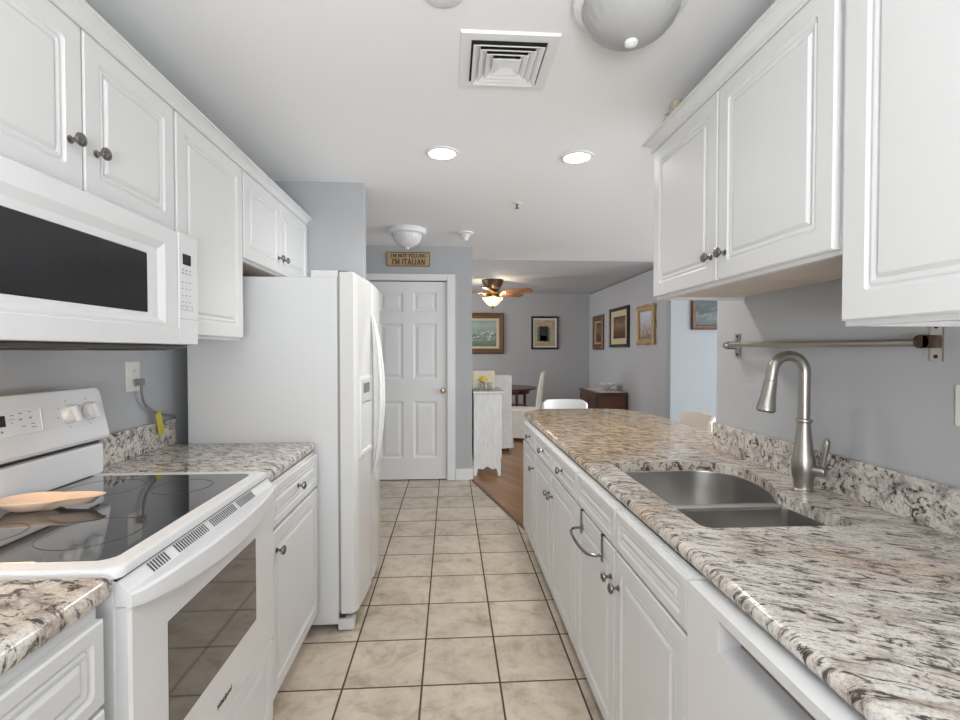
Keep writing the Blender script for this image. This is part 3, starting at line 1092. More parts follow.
def srp(u, v, z):
    return (ORX + u * ca - v * sa, ORY + u * sa + v * ca, ORZ + z)


rows = []
for sc, z, hs in ((0.45, 0.0, 0), (0.52, 0.001, 0), (0.74, 0.008, 0.4), (0.93, 0.021, 0.9), (1.0, 0.029, 1.0), (0.985, 0.0315, 1.0), (0.93, 0.028, 1.0), (0.70, 0.012, 0.5), (0.45, 0.006, 0)):
    row = []
    for u, v in outl:
        e = max(0.0, min(1.0, (u - 0.055) / 0.06))
        su = u * sc if u < 0.05 else (0.05 * sc + (u - 0.05) * (sc if sc < 0.6 else 1 - (1 - sc) * 0.35))
        zz = z * (1 - e) + e * (0.026 + 0.25 * z) if sc >= 0.74 else z
        row.append(srp(min(su, 0.060) if sc < 0.6 else su, v * sc, zz))
    rows.append(row)
sr.rings(rows)
single('spoon_rest', sr, BISQUE, (ORX, ORY, ORZ), 'pale pink ceramic spoon rest lying on the black cooktop', 'spoon rest', angle=60)

# ------------------------------------------------------------------ refrigerator
FX, FY0, FY1 = -0.567, 2.452, 3.285
t = thing('refrigerator', 'large white side-by-side refrigerator with ice dispenser beside the left counter', 'refrigerator', (-0.95, 2.87, 0))
part('cabinet_body', MB().box(-1.298, FX, FY0, FY1, 0.03, 1.79, 0.006), FRSIDE, t)
part('gasket', MB().box(FX, FX + 0.012, FY0 + 0.008, FY1 - 0.008, 0.09, 1.80), GASKET, t, label='grey door gasket')
seam = 2.80


def fridge_door(name, y0, y1, b0, b1):
    """b0, b1: how far the front stands out at the two edges (bowed front)"""
    N = 14
    ring = [(FX + 0.012, y0 + 0.002)]
    mid = (FY0 + FY1) / 2
    for i in range(N + 1):
        y = y0 + (y1 - y0) * i / N
        k = (y - mid) / ((FY1 - FY0) / 2)
        x = -0.478 + 0.026 * (1 - k * k)
        e = min(y - y0, y1 - y)
        x -= 0.010 * max(0, 1 - e / 0.012) ** 2
        ring.append((x, y))
    ring.append((FX + 0.012, y1 - 0.002))
    mb = MB()
    rows = []
    for z, sc in ((0.085, 0.012), (0.092, 0.0), (1.806, 0.0), (1.818, 0.012)):
        rows.append([(max(FX + 0.012, x - (sc if x > FX + 0.02 else 0)), y, z) for x, y in ring])
    mb.rings(rows)
    return part(name, mb, FRDOOR, t)


fdoor = fridge_door('freezer_door', FY0, seam - 0.004, 0, 0)
rdoor = fridge_door('refrigerator_door', seam + 0.004, FY1, 0, 0)


def xfront(y):
    k = (y - (FY0 + FY1) / 2) / ((FY1 - FY0) / 2)
    return -0.478 + 0.026 * (1 - k * k)


for y, dY, dr_ in ((seam - 0.038, -1, fdoor), (seam + 0.038, 1, rdoor)):
    hb = MB()
    rows = []
    N = 26
    for i in range(N + 1):
        u = i / N
        z = 0.715 + u * 0.905
        k = math.sin(PI * u)
        o = 0.006 + 0.052 * k ** 0.75
        yc = y - dY * 0.026 + dY * 0.030 * k ** 0.8
        x = xfront(yc) + o
        hw = 0.006 + 0.012 * k ** 0.5
        row = []
        for a in range(10):
            aa = 2 * PI * a / 10
            row.append((x + 0.012 * math.cos(aa) * (0.5 + 0.5 * k), yc + hw * math.sin(aa), z))
        rows.append(row)
    hb.rings(rows)
    part('door_handle', hb, FRDOOR, dr_)
    # post pads at the two ends
# dispenser
dq = MB()
fy = lambda y0, z0: (lambda u, v, d: (xfront(y0 + u) + d, y0 + u, z0 + v))
dq.panel(fy(2.515, 0.865), 0.215, 0.420, [(0, -0.004, 0.006), (0, 0.004, 0.006), (0.004, 0.007, 0.006), (0.014, 0.007, 0.004)], cap1=False)
x_in = xfront(2.62) - 0.055
dq.box(x_in - 0.006, x_in, 2.527, 2.718, 0.878, 1.155)
dqo = part('dispenser_frame', dq, PANELW, fdoor)
cv = MB()
cv.panel(fy(2.530, 0.880), 0.185, 0.262, [(0, 0.0070, 0.01), (0.004, 0.0075, 0.01), (0.012, 0.0072, 0.01)])
part('dispenser_alcove', cv, mat('pale_alcove', (0.74, 0.75, 0.76), 0.25), dqo)
part('dispenser_tray', MB().panel(fy(2.532, 0.876), 0.18, 0.022, [(0, 0.006, 0.002), (0, 0.016, 0.004), (0.002, 0.018, 0.004)]), PANELW, dqo)
dsp = MB().panel(fy(2.528, 1.150), 0.189, 0.122, [(0, 0.0068, 0.004), (0.002, 0.0095, 0.004), (0.004, 0.010, 0.004)])
dso = part('dispenser_controls', dsp, mat('light_grey_panel', (0.62, 0.62, 0.62), 0.3), dqo)
part('dispenser_display', MB().panel(fy(2.560, 1.198), 0.12, 0.052, [(0, 0.0098, 0.002), (0, 0.0112, 0.002)]), mat('dim_display', (0.16, 0.16, 0.16), 0.2), dso, label='dark dispenser display')
gr = MB().box(-0.62, FX + 0.028, FY0 + 0.012, FY1 - 0.012, 0.03, 0.082)
part('toe_grille', gr, DARK, t, label='dark toe grille')
part('front_foot', MB().box(FX - 0.005, FX + 0.078, FY0 - 0.004, FY0 + 0.05, 0.002, 0.058, 0.008), APPL, t)
part('front_foot', MB().box(FX - 0.005, FX + 0.078, FY1 - 0.05, FY1 + 0.004, 0.002, 0.058, 0.008), APPL, t)
part('hinge_cover', MB().box(-0.70, FX + 0.004, FY0 + 0.008, FY0 + 0.10, 1.788, 1.826, 0.006), APPL, t)
part('hinge_cover', MB().box(-0.70, FX + 0.004, FY1 - 0.10, FY1 - 0.008, 1.788, 1.826, 0.006), APPL, t)
part('hinge_strap', MB().box(FX - 0.002, FX + 0.05, FY0 + 0.012, FY0 + 0.030, 1.819, 1.824), mat('dark_hinge', (0.05, 0.05, 0.05), 0.4), t, label='dark hinge strap')

# ------------------------------------------------------------------ right base run
XB = 1.29
XR = 0.57      # door back plane; doors reach 0.55


def right_base(label, y0, y1, drawers, doors, knobs_dr, knobs_do, zsplit=0.752):
    t = thing('base_cabinet', label, 'cabinet', ((XR + XB) / 2, (y0 + y1) / 2, 0), 'white base cabinets on the right')
    cm = MB()
    zt_ = CT0 - 0.002
    cm.box(XR, XR + 0.019, y0, y1, zsplit - 0.02, zt_)
    cm.box(XR, XR + 0.019, y0, y0 + 0.03, 0.085, zsplit - 0.02)
    cm.box(XR, XR + 0.019, y1 - 0.03, y1, 0.085, zsplit - 0.02)
    cm.box(XR + 0.0195, XB, y0, y0 + 0.010, 0.085, zt_)
    cm.box(XR + 0.0195, XB, y1 - 0.010, y1, 0.085, zt_)
    cm.box(XB - 0.012, XB, y0 + 0.0165, y1 - 0.0165, 0.085, zt_)
    cm.box(XR + 0.0195, XB - 0.0125, y0 + 0.0165, y1 - 0.0165, 0.085, 0.103)
    cm.box(XR + 0.06, XB, y0, y1, 0.0, 0.0845)
    part('carcass', cm, CAB, t)
    dn = []
    for a, b in drawers:
        dn.append(front('drawer', -1, XR, a, b, zsplit + 0.007, 0.888, t, 0.026))
    do = []
    for a, b in doors:
        do.append(front('door', -1, XR, a, b, 0.09, zsplit - 0.003, t, 0.05))
    for i, y, z in knobs_dr:
        knob(-1, XR - T, y, z, dn[i])
    for i, y, z in knobs_do:
        knob(-1, XR - T, y, z, do[i])
    return t


right_base('white one-door base cabinet at the far end of the right run', 3.115, 3.60, [(3.12, 3.595)], [(3.12, 3.595)], [(0, 3.30, 0.826)], [(0, 3.150, 0.64)])
right_base('white two-door base cabinet with two drawers, just past the sink cabinet', 2.065, 3.112, [(2.60, 3.105), (2.068, 2.59)], [(2.60, 3.105), (2.068, 2.59)],
           [(0, 2.82, 0.828), (1, 2.33, 0.830)], [(0, 2.635, 0.63), (1, 2.555, 0.63)])
right_base('white sink base cabinet with two doors and a metal towel bar', 1.076, 2.063, [(1.572, 2.052), (1.082, 1.562)], [(1.572, 2.052), (1.082, 1.562)],
           [], [(0, 1.605, 0.645), (1, 1.530, 0.642)])
# end panel closing the peninsula back
# dishwasher
t = thing('dishwasher', 'white dishwasher with pocket handle at the near end of the right counter', 'dishwasher', (0.85, 0.77, 0))
part('tub_case', MB().box(XR + 0.032, XB, 0.468, 1.072, 0.09, CT0 - 0.004), APPL, t)
part('toe_panel', MB().box(XR + 0.06, XR + 0.08, 0.468, 1.072, 0.0, 0.09), DARK, t, label='dark recessed toe panel')
dw = MB()
Y0, Y1, Z0, Z1 = 0.470, 1.070, 0.10, 0.888
hy0, hy1, hz0, hz1 = 0.565, 0.945, 0.800, 0.866
# door slab with a rectangular pocket
f = fx(-1, XR, 0, 0)
face = 0.022
for a, b, c, d in ((Y0, hy0, Z0, Z1), (hy1, Y1, Z0, Z1), (hy0, hy1, Z0, hz0), (hy0, hy1, hz1, Z1)):
    dw.box(XR - face, XR + 0.03, a, b, c, d)
dpo = part('door', dw, APPL, t)
pk = MB()
hy0, hy1, hz0, hz1 = hy0 + 0.0008, hy1 - 0.0008, hz0 + 0.0008, hz1 - 0.0008
din = -0.028
pk.add([f(hy0, hz0, face), f(hy1, hz0, face), f(hy1, hz0 + 0.008, din), f(hy0, hz0 + 0.008, din)], [(0, 1, 2, 3)])
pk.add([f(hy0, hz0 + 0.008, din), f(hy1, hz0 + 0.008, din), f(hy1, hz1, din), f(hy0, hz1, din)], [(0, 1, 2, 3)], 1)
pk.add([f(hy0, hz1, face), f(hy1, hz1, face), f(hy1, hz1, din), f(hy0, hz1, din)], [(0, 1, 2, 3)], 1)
for y in (hy0, hy1):
    pk.add([f(y, hz0, face), f(y, hz0 + 0.008, din), f(y, hz1, din), f(y, hz1, face)], [(0, 1, 2, 3)])
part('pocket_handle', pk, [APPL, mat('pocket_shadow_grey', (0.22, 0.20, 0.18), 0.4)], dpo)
# a plain carcass nearest the camera (under the near end of the counter)
t = thing('base_cabinet', 'white base cabinet in the near right corner past the dishwasher', 'cabinet', (0.9, 0.2, 0))
part('carcass', base_carcass(MB(), -1, XR, XB, -0.10, 0.464, 0.085), CAB, t)
front('door', -1, XR, -0.095, 0.459, 0.09, 0.749, t)
front('drawer', -1, XR, -0.095, 0.459, 0.759, 0.888, t, 0.026)

# panel that closes the back of the peninsula cabinets
single('peninsula_panel', MB().box(XB + 0.002, XB + 0.02, 2.36, 3.60, 0, CT0 - 0.002), CAB, (XB, 3.0, 0), 'white back panel of the peninsula under the granite overhang', 'panel')

# worktop
XCR = 0.578
poly = [(XCR, -0.15), (WR - 0.003, -0.15), (WR - 0.003, 2.342), (1.565, 2.342), (1.575, 3.45), (1.54, 3.80), (1.36, 3.985), (1.10, 4.0), (0.745, 3.985), (XCR, 3.80)]
poly = round_poly(poly, [0.035, 0.035, 0.001, 0.04, 0.2, 0.15, 0.1, 0.1, 0.05, 0.04], 4)
hole0 = [(.692, 1.285), (.692, 2.01), (.73, 2.04), (1.10, 2.04), (1.195, 1.96), (1.208, 1.82), (1.17, 1.67), (1.118, 1.578), (1.122, 1.50), (1.140, 1.285), (1.130, 1.262), (.71, 1.264)]
hole = round_poly(hole0, [0.02, 0.04, 0.04, 0.07, 0.07, 0.08, 0.08, 0.05, 0.05, 0.03, 0.03, 0.02], 4)
hole_ccw = hole[::-1]
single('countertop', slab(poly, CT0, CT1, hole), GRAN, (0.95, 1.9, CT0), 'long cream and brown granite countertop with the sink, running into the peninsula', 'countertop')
single('backsplash', MB().box(WR - 0.025, WR - 0.003, -0.15, 2.325, CT1, CT1 + 0.128, 0.003), GRANB, (WR - 0.014, 1.1, CT1), 'long low granite backsplash along the right wall behind the faucet', 'backsplash')

# sink
t = thing('kitchen_sink', 'stainless steel double-bowl sink set under the granite counter', 'sink', (0.95, 1.68, 0.70))


def clip_poly(poly, ylo=None, yhi=None):
    out = []
    n = len(poly)
    for i in range(n):
        p, q = poly[i], poly[(i + 1) % n]

        def inside(a):
            return (ylo is None or a[1] >= ylo) and (yhi is None or a[1] <= yhi)
        lim = ylo if ylo is not None else yhi
        if inside(p):
            out.append(p)
        if inside(p) != inside(q):
            k = (lim - p[1]) / (q[1] - p[1])
            out.append((p[0] + k * (q[0] - p[0]), lim))
    return out


def resample(poly, n=72):
    P = [Vector(p) for p in poly]
    L = [(P[(i + 1) % len(P)] - P[i]).length for i in range(len(P))]
    tot = sum(L)
    out = []
    i, acc = 0, 0.0
    for k in range(n):
        d = tot * k / n
        while acc + L[i] < d and i < len(P) - 1:
            acc += L[i]
            i += 1
        out.append(tuple(P[i] + (P[(i + 1) % len(P)] - P[i]) * ((d - acc) / max(L[i], 1e-9))))
    return out


def ccw(poly):
    a = sum(poly[i - 1][0] * poly[i][1] - poly[i][0] * poly[i - 1][1] for i in range(len(poly)))
    return poly if a > 0 else poly[::-1]


big_hole = [(.684, 1.258), (.684, 2.014), (.725, 2.046), (1.105, 2.046), (1.203, 1.965), (1.216, 1.82), (1.178, 1.665), (1.127, 1.57), (1.130, 1.495), (1.148, 1.282), (1.136, 1.256), (.70, 1.256)]
for nm, lim, zb in (('large_bowl', dict(ylo=1.590), 0.715), ('small_bowl', dict(yhi=1.548), 0.755)):
    pb = ccw(clip_poly(big_hole, **lim))
    pb = resample(round_poly(pb, 0.075, 6))
    cx = sum(p[0] for p in pb) / len(pb)
    cy = sum(p[1] for p in pb) / len(pb)

    def shrink(k):
        return [(cx + (x - cx) * k, cy + (y - cy) * k) for x, y in pb]
    rows = [[(x, y, CT0 - 0.001) for x, y in shrink(1.0)], [(x, y, CT0 - 0.006) for x, y in shrink(0.995)]]
    for k, z in ((0.985, zb + 0.10), (0.975, zb + 0.04), (0.955, zb + 0.016), (0.92, zb + 0.004), (0.86, zb), (0.3, zb - 0.004), (0.12, zb - 0.005)):
        rows.append([(x, y, z) for x, y in shrink(k)])
    mb = MB().rings(rows, cap0=False, cap1=True)
    # outer skin so that the bowl has thickness
    rows2 = [[(x, y, CT0 - 0.001) for x, y in shrink(1.0)], [(x, y, CT0 - 0.001) for x, y in shrink(1.012)], [(x, y, zb + 0.03) for x, y in shrink(1.0)], [(x, y, zb - 0.012) for x, y in shrink(0.9)]]
    mb.rings(rows2, cap0=False, cap1=True)
    bo = part(nm, mb, STEEL, t)
    dr = MB().lathe([(0.045, 0.0), (0.045, 0.003), (0.036, 0.004), (0.030, 0.001), (0, 0.001)], lambda x, y, h: (cx + x, cy + y, zb - 0.003 + h), 28)
    part('drain_strainer', dr, mat('drain_steel', (0.35, 0.35, 0.34), 0.3, metal=1.0), bo)
dv = MB()
dv.box(0.692, 1.136, 1.545, 1.593, 0.80, 0.8935, 0.010)
part('divider', dv, STEEL, t)

# faucet
t = thing('kitchen_faucet', 'tall brushed nickel gooseneck pull-down faucet behind the sink', 'faucet', (1.228, 1.594, CT1))
bx, by = 1.228, 1.594
fb = MB().lathe([(0.034, 0), (0.034, 0.004), (0.031, 0.008), (0.029, 0.012), (0.031, 0.035), (0.036, 0.065), (0.0375, 0.090), (0.035, 0.115), (0.029, 0.150), (0.024, 0.190), (0.021, 0.225), (0.0205, 0.238)],
                lambda x, y, h: (bx + x, by + y, CT1 + h), 32)
part('body', fb, NICKEL, t)
part('neck_ring', MB().lathe([(0.021, 0.236), (0.025, 0.238), (0.026, 0.243), (0.025, 0.248), (0.020, 0.250)], lambda x, y, h: (bx + x, by + y, CT1 + h), 32), NICKEL, t)
dvec = Vector((-1.0, 0.06, 0)).normalized()
R = 0.056
top = 0.412
pts = [Vector((bx, by, CT1 + 0.245)), Vector((bx, by, CT1 + 0.32)), Vector((bx, by, CT1 + top))]
for k in range(1, 17):
    a = PI * 0.98 * k / 16
    pts.append(Vector((bx, by, CT1 + top)) + dvec * (R * (1 - math.cos(a))) + Vector((0, 0, R * math.sin(a))))
tail = (pts[-1] - pts[-2]).normalized()
pts.append(pts[-1] + tail * 0.032)
part('spout', MB().tube(pts, 0.0185, 18), NICKEL, t)
e0 = pts[-1]
hp = []
hr = []
for d, r in ((0, 0.0185), (0.002, 0.0205), (0.03, 0.0215), (0.07, 0.0255), (0.098, 0.030), (0.106, 0.030), (0.110, 0.027)):
    hp.append(e0 + tail * d)
    hr.append(r)
sh = part('spray_head', MB().tube(hp, hr, 24), NICKEL, t)
part('spray_face', MB().tube([e0 + tail * 0.1095, e0 + tail * 0.1125], 0.024, 20), mat('dark_spray_face', (0.06, 0.06, 0.06), 0.5), sh, label='dark spray face')
# lever on the side towards the camera and wall
hv = Vector((0.45, -0.72, 0)).normalized()
hc = Vector((bx, by, CT1 + 0.075))
lh = MB()
lh.tube([hc + hv * 0.02, hc + hv * 0.058, hc + hv * 0.066], [0.019, 0.019, 0.016], 18)
part('handle_hub', lh, NICKEL, t)
lv = MB()
a0 = hc + hv * 0.056
lv.tube([a0 + Vector((0, 0, 0.010)), a0 + Vector((0, 0, 0.045)) + hv * 0.004, a0 + Vector((0, 0, 0.085)) + hv * 0.010, a0 + Vector((0, 0, 0.105)) + hv * 0.013, a0 + Vector((0, 0, 0.114)) + hv * 0.014], [0.008, 0.0085, 0.0115, 0.0110, 0.005], 14)
part('lever', lv, NICKEL, t)

# towel bar hooked over the sink cabinet door
t = thing('towel_bar', 'short bowed metal towel bar hooked over the sink cabinet door', 'towel bar', (0.545, 1.84, 0.70))
xs_ = XR - T
for y in (1.70, 1.975):
    mb = MB()
    mb.box(xs_ - 0.0035, xs_ - 0.0008, y - 0.009, y + 0.009, 0.655, 0.7535)
    mb.box(xs_ - 0.0035, xs_ + T - 0.002, y - 0.009, y + 0.009, 0.7505, 0.7540)
    part('hook_strap', mb, KNOBM, t)
pts = [Vector((xs_ - 0.004, 1.70, 0.678)), Vector((xs_ - 0.035, 1.703, 0.678)), Vector((xs_ - 0.055, 1.735, 0.677)), Vector((xs_ - 0.062, 1.84, 0.675)), Vector((xs_ - 0.055, 1.94, 0.677)), Vector((xs_ - 0.035, 1.972, 0.678)), Vector((xs_ - 0.004, 1.975, 0.678))]
part('bar', MB().tube(curve_pts(pts, 5), 0.0058, 10), KNOBM, t)

# ------------------------------------------------------------------ right wall cabinets
XW = 0.93      # door back plane; doors reach 0.91
wall_cab('white two-door wall cabinet at the far end of the right wall', -1, XW, WR - 0.002, 1.080, 2.118, 1.650, 2.322, [(1.599, 2.113), (1.096, 1.593)], [(0, 1.632, 1.747), (1, 1.548, 1.747)])
wall_cab('large white wall cabinet at the upper right, hanging lowest and nearest the camera', -1, XW, WR - 0.002, 0.40, 1.078, 1.478, 2.322, [(0.408, 1.070)], [], margin=0.062)
crown(-1, XW - 0.0005, WR - 0.002, 0.30, 2.1185, 2.3115, 2.366, 'white crown molding along the top of the right wall cabinets')
# ornaments on top
OX, OY, OZ = 0.985, 2.045, 2.3222
t = thing('ornament', 'round patterned pot on top of the far right wall cabinet', 'ornament', (OX, OY, OZ))
part('pot', MB().lathe([(0.022, 0.0), (0.028, 0.006), (0.020, 0.02), (0.022, 0.05), (0.034, 0.085), (0.040, 0.120), (0.038, 0.145), (0.034, 0.152), (0, 0.154)], lambda x, y, h: (OX + x, OY + y, OZ + h), 24), ORNAM, t)
part('pot_lid', MB().lathe([(0.036, 0.1525), (0.034, 0.166), (0.024, 0.178), (0.010, 0.184), (0, 0.186)], lambda x, y, h: (OX + x, OY + y, OZ + h), 20), ORNAM, t)
FX2, FY2 = 0.962, 2.096
single('figurine', MB().lathe([(0.018, 0.0), (0.020, 0.01), (0.014, 0.05), (0.020, 0.09), (0.022, 0.115), (0.016, 0.135), (0.010, 0.15), (0, 0.154)], lambda x, y, h: (FX2 + x, FY2 + y, OZ + h), 18), ORNAM, (FX2, FY2, OZ), 'small figurine at the far end of the right cabinet top', 'ornament')

# utensil rail
t = thing('utensil_rail', 'steel utensil rail on two brackets across the wall above the faucet', 'rail', (1.30, 1.7, 1.445))
part('rail', MB().tube([(1.285, 1.238, 1.443), (1.285, 2.140, 1.448), (1.285, 2.142, 1.448), (1.285, 2.172, 1.448), (1.285, 2.180, 1.448)], [0.0115, 0.0115, 0.0165, 0.0165, 0.010], 16), NICKEL, t)
for y in (2.152, 1.238):
    mb = MB().box(WR - 0.006, WR - 0.001, y - 0.017, y + 0.017, 1.391, 1.500, 0.001)
    br = part('bracket_plate', mb, NICKEL, t)
    ar = MB().box(1.284, WR - 0.004, y - 0.004, y + 0.004, 1.428, 1.464, 0.002)
    ar.tube([(1.285, y - 0.004, 1.446), (1.285, y + 0.004, 1.446)], 0.019, 18)
    part('bracket_arm', ar, FANDARK if y < 2 else NICKEL, br)
    for z in (1.405, 1.487):
        part('screw', MB().lathe([(0.0055, 0), (0.005, 0.002), (0, 0.003)], lambda x, yy, h: (WR - 0.006 - h, y + x, z + yy), 12), DARK, br)

# electrical plates
t = thing('wall_outlet', 'ivory wall outlet on the left wall above the short counter', 'outlet', (WL, 2.155, 1.31))
part('cover_plate', MB().panel(fx(1, WL + 0.0005, 2.110, 1.245), 0.090, 0.130, [(0, 0, 0.004), (0, 0.004, 0.004), (0.003, 0.006, 0.004)]), PLATE, t)
for z in (1.275, 1.318):
    mb = MB().panel(fx(1, WL + 0.006, 2.138, z), 0.034, 0.030, [(0, 0, 0.01), (0, 0.002, 0.01), (0.001, 0.0025, 0.01)])
    so = part('socket', mb, PLATE, t)
    s2 = MB()
    s2.box(WL + 0.0084, WL + 0.0089, 2.147, 2.1495, z + 0.011, z + 0.021)
    s2.box(WL + 0.0084, WL + 0.0089, 2.160, 2.1625, z + 0.011, z + 0.021)
    part('socket_slots', s2, DARK, so)
t = thing('power_cord', 'grey power cord with yellow tag plugged into the left wall outlet', 'cord', (WL + 0.02, 2.17, 1.29))
part('plug', MB().box(WL + 0.0085, WL + 0.036, 2.156, 2.188, 1.270, 1.300, 0.005), CORD, t)
cp_ = [(WL + 0.026, 2.175, 1.272), (WL + 0.024, 2.180, 1.235), (WL + 0.022, 2.205, 1.185), (WL + 0.020, 2.27, 1.145), (WL + 0.018, 2.35, 1.120), (WL + 0.018, 2.425, 1.104), (WL + 0.016, 2.4455, 1.085), (WL + 0.013, 2.4465, 1.00), (WL + 0.013, 2.4465, 0.80)]
part('cable', MB().tube(curve_pts(cp_, 6), 0.0055, 10), CORD, t)
tg = MB()
Mg = Matrix.Translation((WL + 0.034, 2.292, 1.085)) @ Matrix.Rotation(math.radians(14), 4, 'X')
tg.box(-0.001, 0.001, -0.020, 0.020, -0.050, 0.055, 0.0004, M=Mg)
part('tag', tg, YEL, t, label='yellow tag')
sp = thing('switch_plate', 'white switch plate at the right edge of the right wall', 'switch', (WR, 1.135, 1.28))
part('cover_plate', MB().panel(fx(-1, WR - 0.0005, 1.098, 1.222), 0.088, 0.110, [(0, 0, 0.004), (0, 0.004, 0.004), (0.003, 0.006, 0.004)]), PLATE, sp)
part('toggle', MB().box(WR - 0.014, WR - 0.006, 1.137, 1.149, 1.262, 1.292, 0.002), PLATE, sp)

# ------------------------------------------------------------------ ceiling things
# air vent
t = thing('ceiling_vent', 'square white louvered air vent in the kitchen ceiling', 'vent', (0.218, 1.905, CZ))
vx, vy, H2 = 0.219, 1.905, 0.183
fr_ = fz(vx - H2, vy - H2, CZ, -1)
fm = MB().panel(fr_, 2 * H2, 2 * H2, [(0, 0.0, 0.002), (0.004, 0.010, 0.002), (0.030, 0.012, 0.002), (0.042, 0.010, 0.002), (0.042, 0.0, 0.002)], cap0=False, cap1=False)
part('frame', fm, TRIM, t)
part('duct_opening', MB().box(vx - H2 + 0.042, vx + H2 - 0.042, vy - H2 + 0.042, vy + H2 - 0.042, CZ - 0.0018, CZ - 0.0003), mat('dark_duct', (0.03, 0.03, 0.03), 0.9), t, label='dark duct opening')
for k in range(4):
    h0 = H2 - 0.050 - k * 0.026
    mb = MB()
    f2 = fz(vx - h0, vy - h0, CZ, -1)
    mb.panel(f2, 2 * h0, 2 * h0, [(0.026, 0.003, 0.001), (0.004, 0.020, 0.001), (0.0, 0.021, 0.001), (0.002, 0.023, 0.001), (0.008, 0.021, 0.001), (0.029, 0.005, 0.001)], cap0=False, cap1=False)
    part('louver', mb, TRIM, t)
mb = MB().panel(fz(vx - 0.048, vy - 0.048, CZ, -1), 0.096, 0.096, [(0.02, 0.004, 0.001), (0.0, 0.020, 0.001), (0.002, 0.022, 0.001), (0.03, 0.012, 0.001)])
part('center_plate', mb, TRIM, t)

# recessed lights
for x, y, lab in ((-0.047, 2.794, 'round lit recessed ceiling light left of center, before the hall'), (0.743, 2.802, 'round lit recessed ceiling light on the right, near the far wall cabinet')):
    t = thing('recessed_light', lab, 'light', (x, y, CZ), 'recessed ceiling lights')
    fr_ = lambda a, b, h: (x + a, y + b, CZ - h)
    part('trim_ring', MB().lathe([(0.098, 0.0), (0.097, 0.006), (0.080, 0.009), (0.076, 0.006), (0.075, 0.0)], fr_, 36), TRIM, t)
    part('lens', MB().lathe([(0.0765, 0.0005), (0.0765, 0.004), (0.05, 0.0055), (0, 0.006)], fr_, 36), LAMPON, t, label='lit white lens')
    spot_light('recessed_lamp', (x, y, CZ - 0.03), 36, (1.0, 0.97, 0.93))


def dome_light(x, y, label, rp, rb, depth, glass):
    t = thing('dome_light', label, 'light', (x, y, CZ))
    fr_ = lambda a, b, h: (x + a, y + b, CZ - h)
    part('pan', MB().lathe([(rp * 0.98, 0.0), (rp, 0.008), (rp, 0.030), (rp * 0.97, 0.045), (rp * 0.86, 0.052), (rp * 0.8, 0.045)], fr_, 48), TRIM, t)
    mb = MB()
    n = 96
    rows = []
    M = 14
    for i in range(M + 1):
        u = i / M
        r = rb * math.sqrt(max(0.0, 1 - u * u)) if i < M else 0.012
        h = 0.045 + depth * u
        row = []
        for k in range(n):
            a = 2 * PI * k / n
            ripple = 1 + 0.012 * math.cos(24 * a) * math.sin(PI * min(1, u * 1.1)) ** 2
            rr = max(r * ripple, 0.011)
            row.append(fr_(rr * math.cos(a), rr * math.sin(a), h))
        rows.append(row)
    mb.rings(rows, cap0=True)
    part('glass_bowl', mb, glass, t, label='ribbed frosted glass bowl')
    part('finial', MB().lathe([(0.016, 0.040 + depth), (0.021, 0.046 + depth), (0.020, 0.054 + depth), (0.010, 0.060 + depth), (0, 0.062 + depth)], fr_, 24), TRIM, t)
    return t


dome_light(0.570, 1.50, 'large unlit glass dome light cut by the top of the photo', 0.182, 0.150, 0.120, FROST)
dome_light(-0.405, 4.56, 'small white glass dome light on the hall ceiling before the door', 0.180, 0.140, 0.125, mat('white_frosted_glass', (0.74, 0.74, 0.74), 0.3, bump=0.1, bscale=60))
single('ceiling_rosette', MB().lathe([(0.07, 0), (0.068, 0.012), (0.05, 0.022), (0, 0.024)], lambda a, b, h: (-0.022 + a, 1.535 + b, CZ - h), 32), TRIM, (-0.022, 1.535, CZ), 'small white ceiling disc at the top edge, left of the vent', 'detector')
t = thing('smoke_detector', 'white cone-shaped detector on the ceiling beside the hall dome light', 'detector', (0.141, 4.64, CZ))
fr_ = lambda a, b, h: (0.141 + a, 4.64 + b, CZ - h)
part('base', MB().lathe([(0.082, 0), (0.080, 0.014), (0.060, 0.020)], fr_, 28), TRIM, t)
part('housing', MB().lathe([(0.062, 0.019), (0.050, 0.030), (0.030, 0.062), (0.024, 0.078), (0, 0.082)], fr_, 28), TRIM, t)
t = thing('fire_sprinkler', 'small metal fire sprinkler head on the ceiling past the recessed lights', 'sprinkler', (0.513, 3.694, CZ))
fr_ = lambda a, b, h: (0.513 + a, 3.694 + b, CZ - h)
part('escutcheon', MB().lathe([(0.034, 0), (0.033, 0.004), (0.018, 0.008)], fr_, 20), TRIM, t)
part('sprinkler_head', MB().lathe([(0.010, 0.006), (0.010, 0.02), (0.006, 0.022), (0.006, 0.036), (0.016, 0.038), (0.016, 0.041), (0, 0.042)], fr_, 16), KNOBM, t)

# ------------------------------------------------------------------ sign above the door
t = thing('wall_sign', 'tan wooden sign reading I\'M NOT YELLING I\'M ITALIAN above the white door', 'sign', (-0.453, YE, 2.41))
gx0, gx1, gz0, gz1 = -0.685, -0.222, 2.338, 2.490
bo = MB().box(gx0, gx1, YE - 0.018, YE - 0.001, gz0, gz1, 0.003)
part('board', bo, SIGNW, t)
ed = MB()
for a, b, c, d in ((gx0, gx1, gz0, gz0 + 0.006), (gx0, gx1, gz1 - 0.006, gz1), (gx0, gx0 + 0.006, gz0, gz1), (gx1 - 0.006, gx1, gz0, gz1)):
    ed.box(a, b, YE - 0.0195, YE - 0.0175, c, d)
part('edge_border', ed, SIGNT, t)
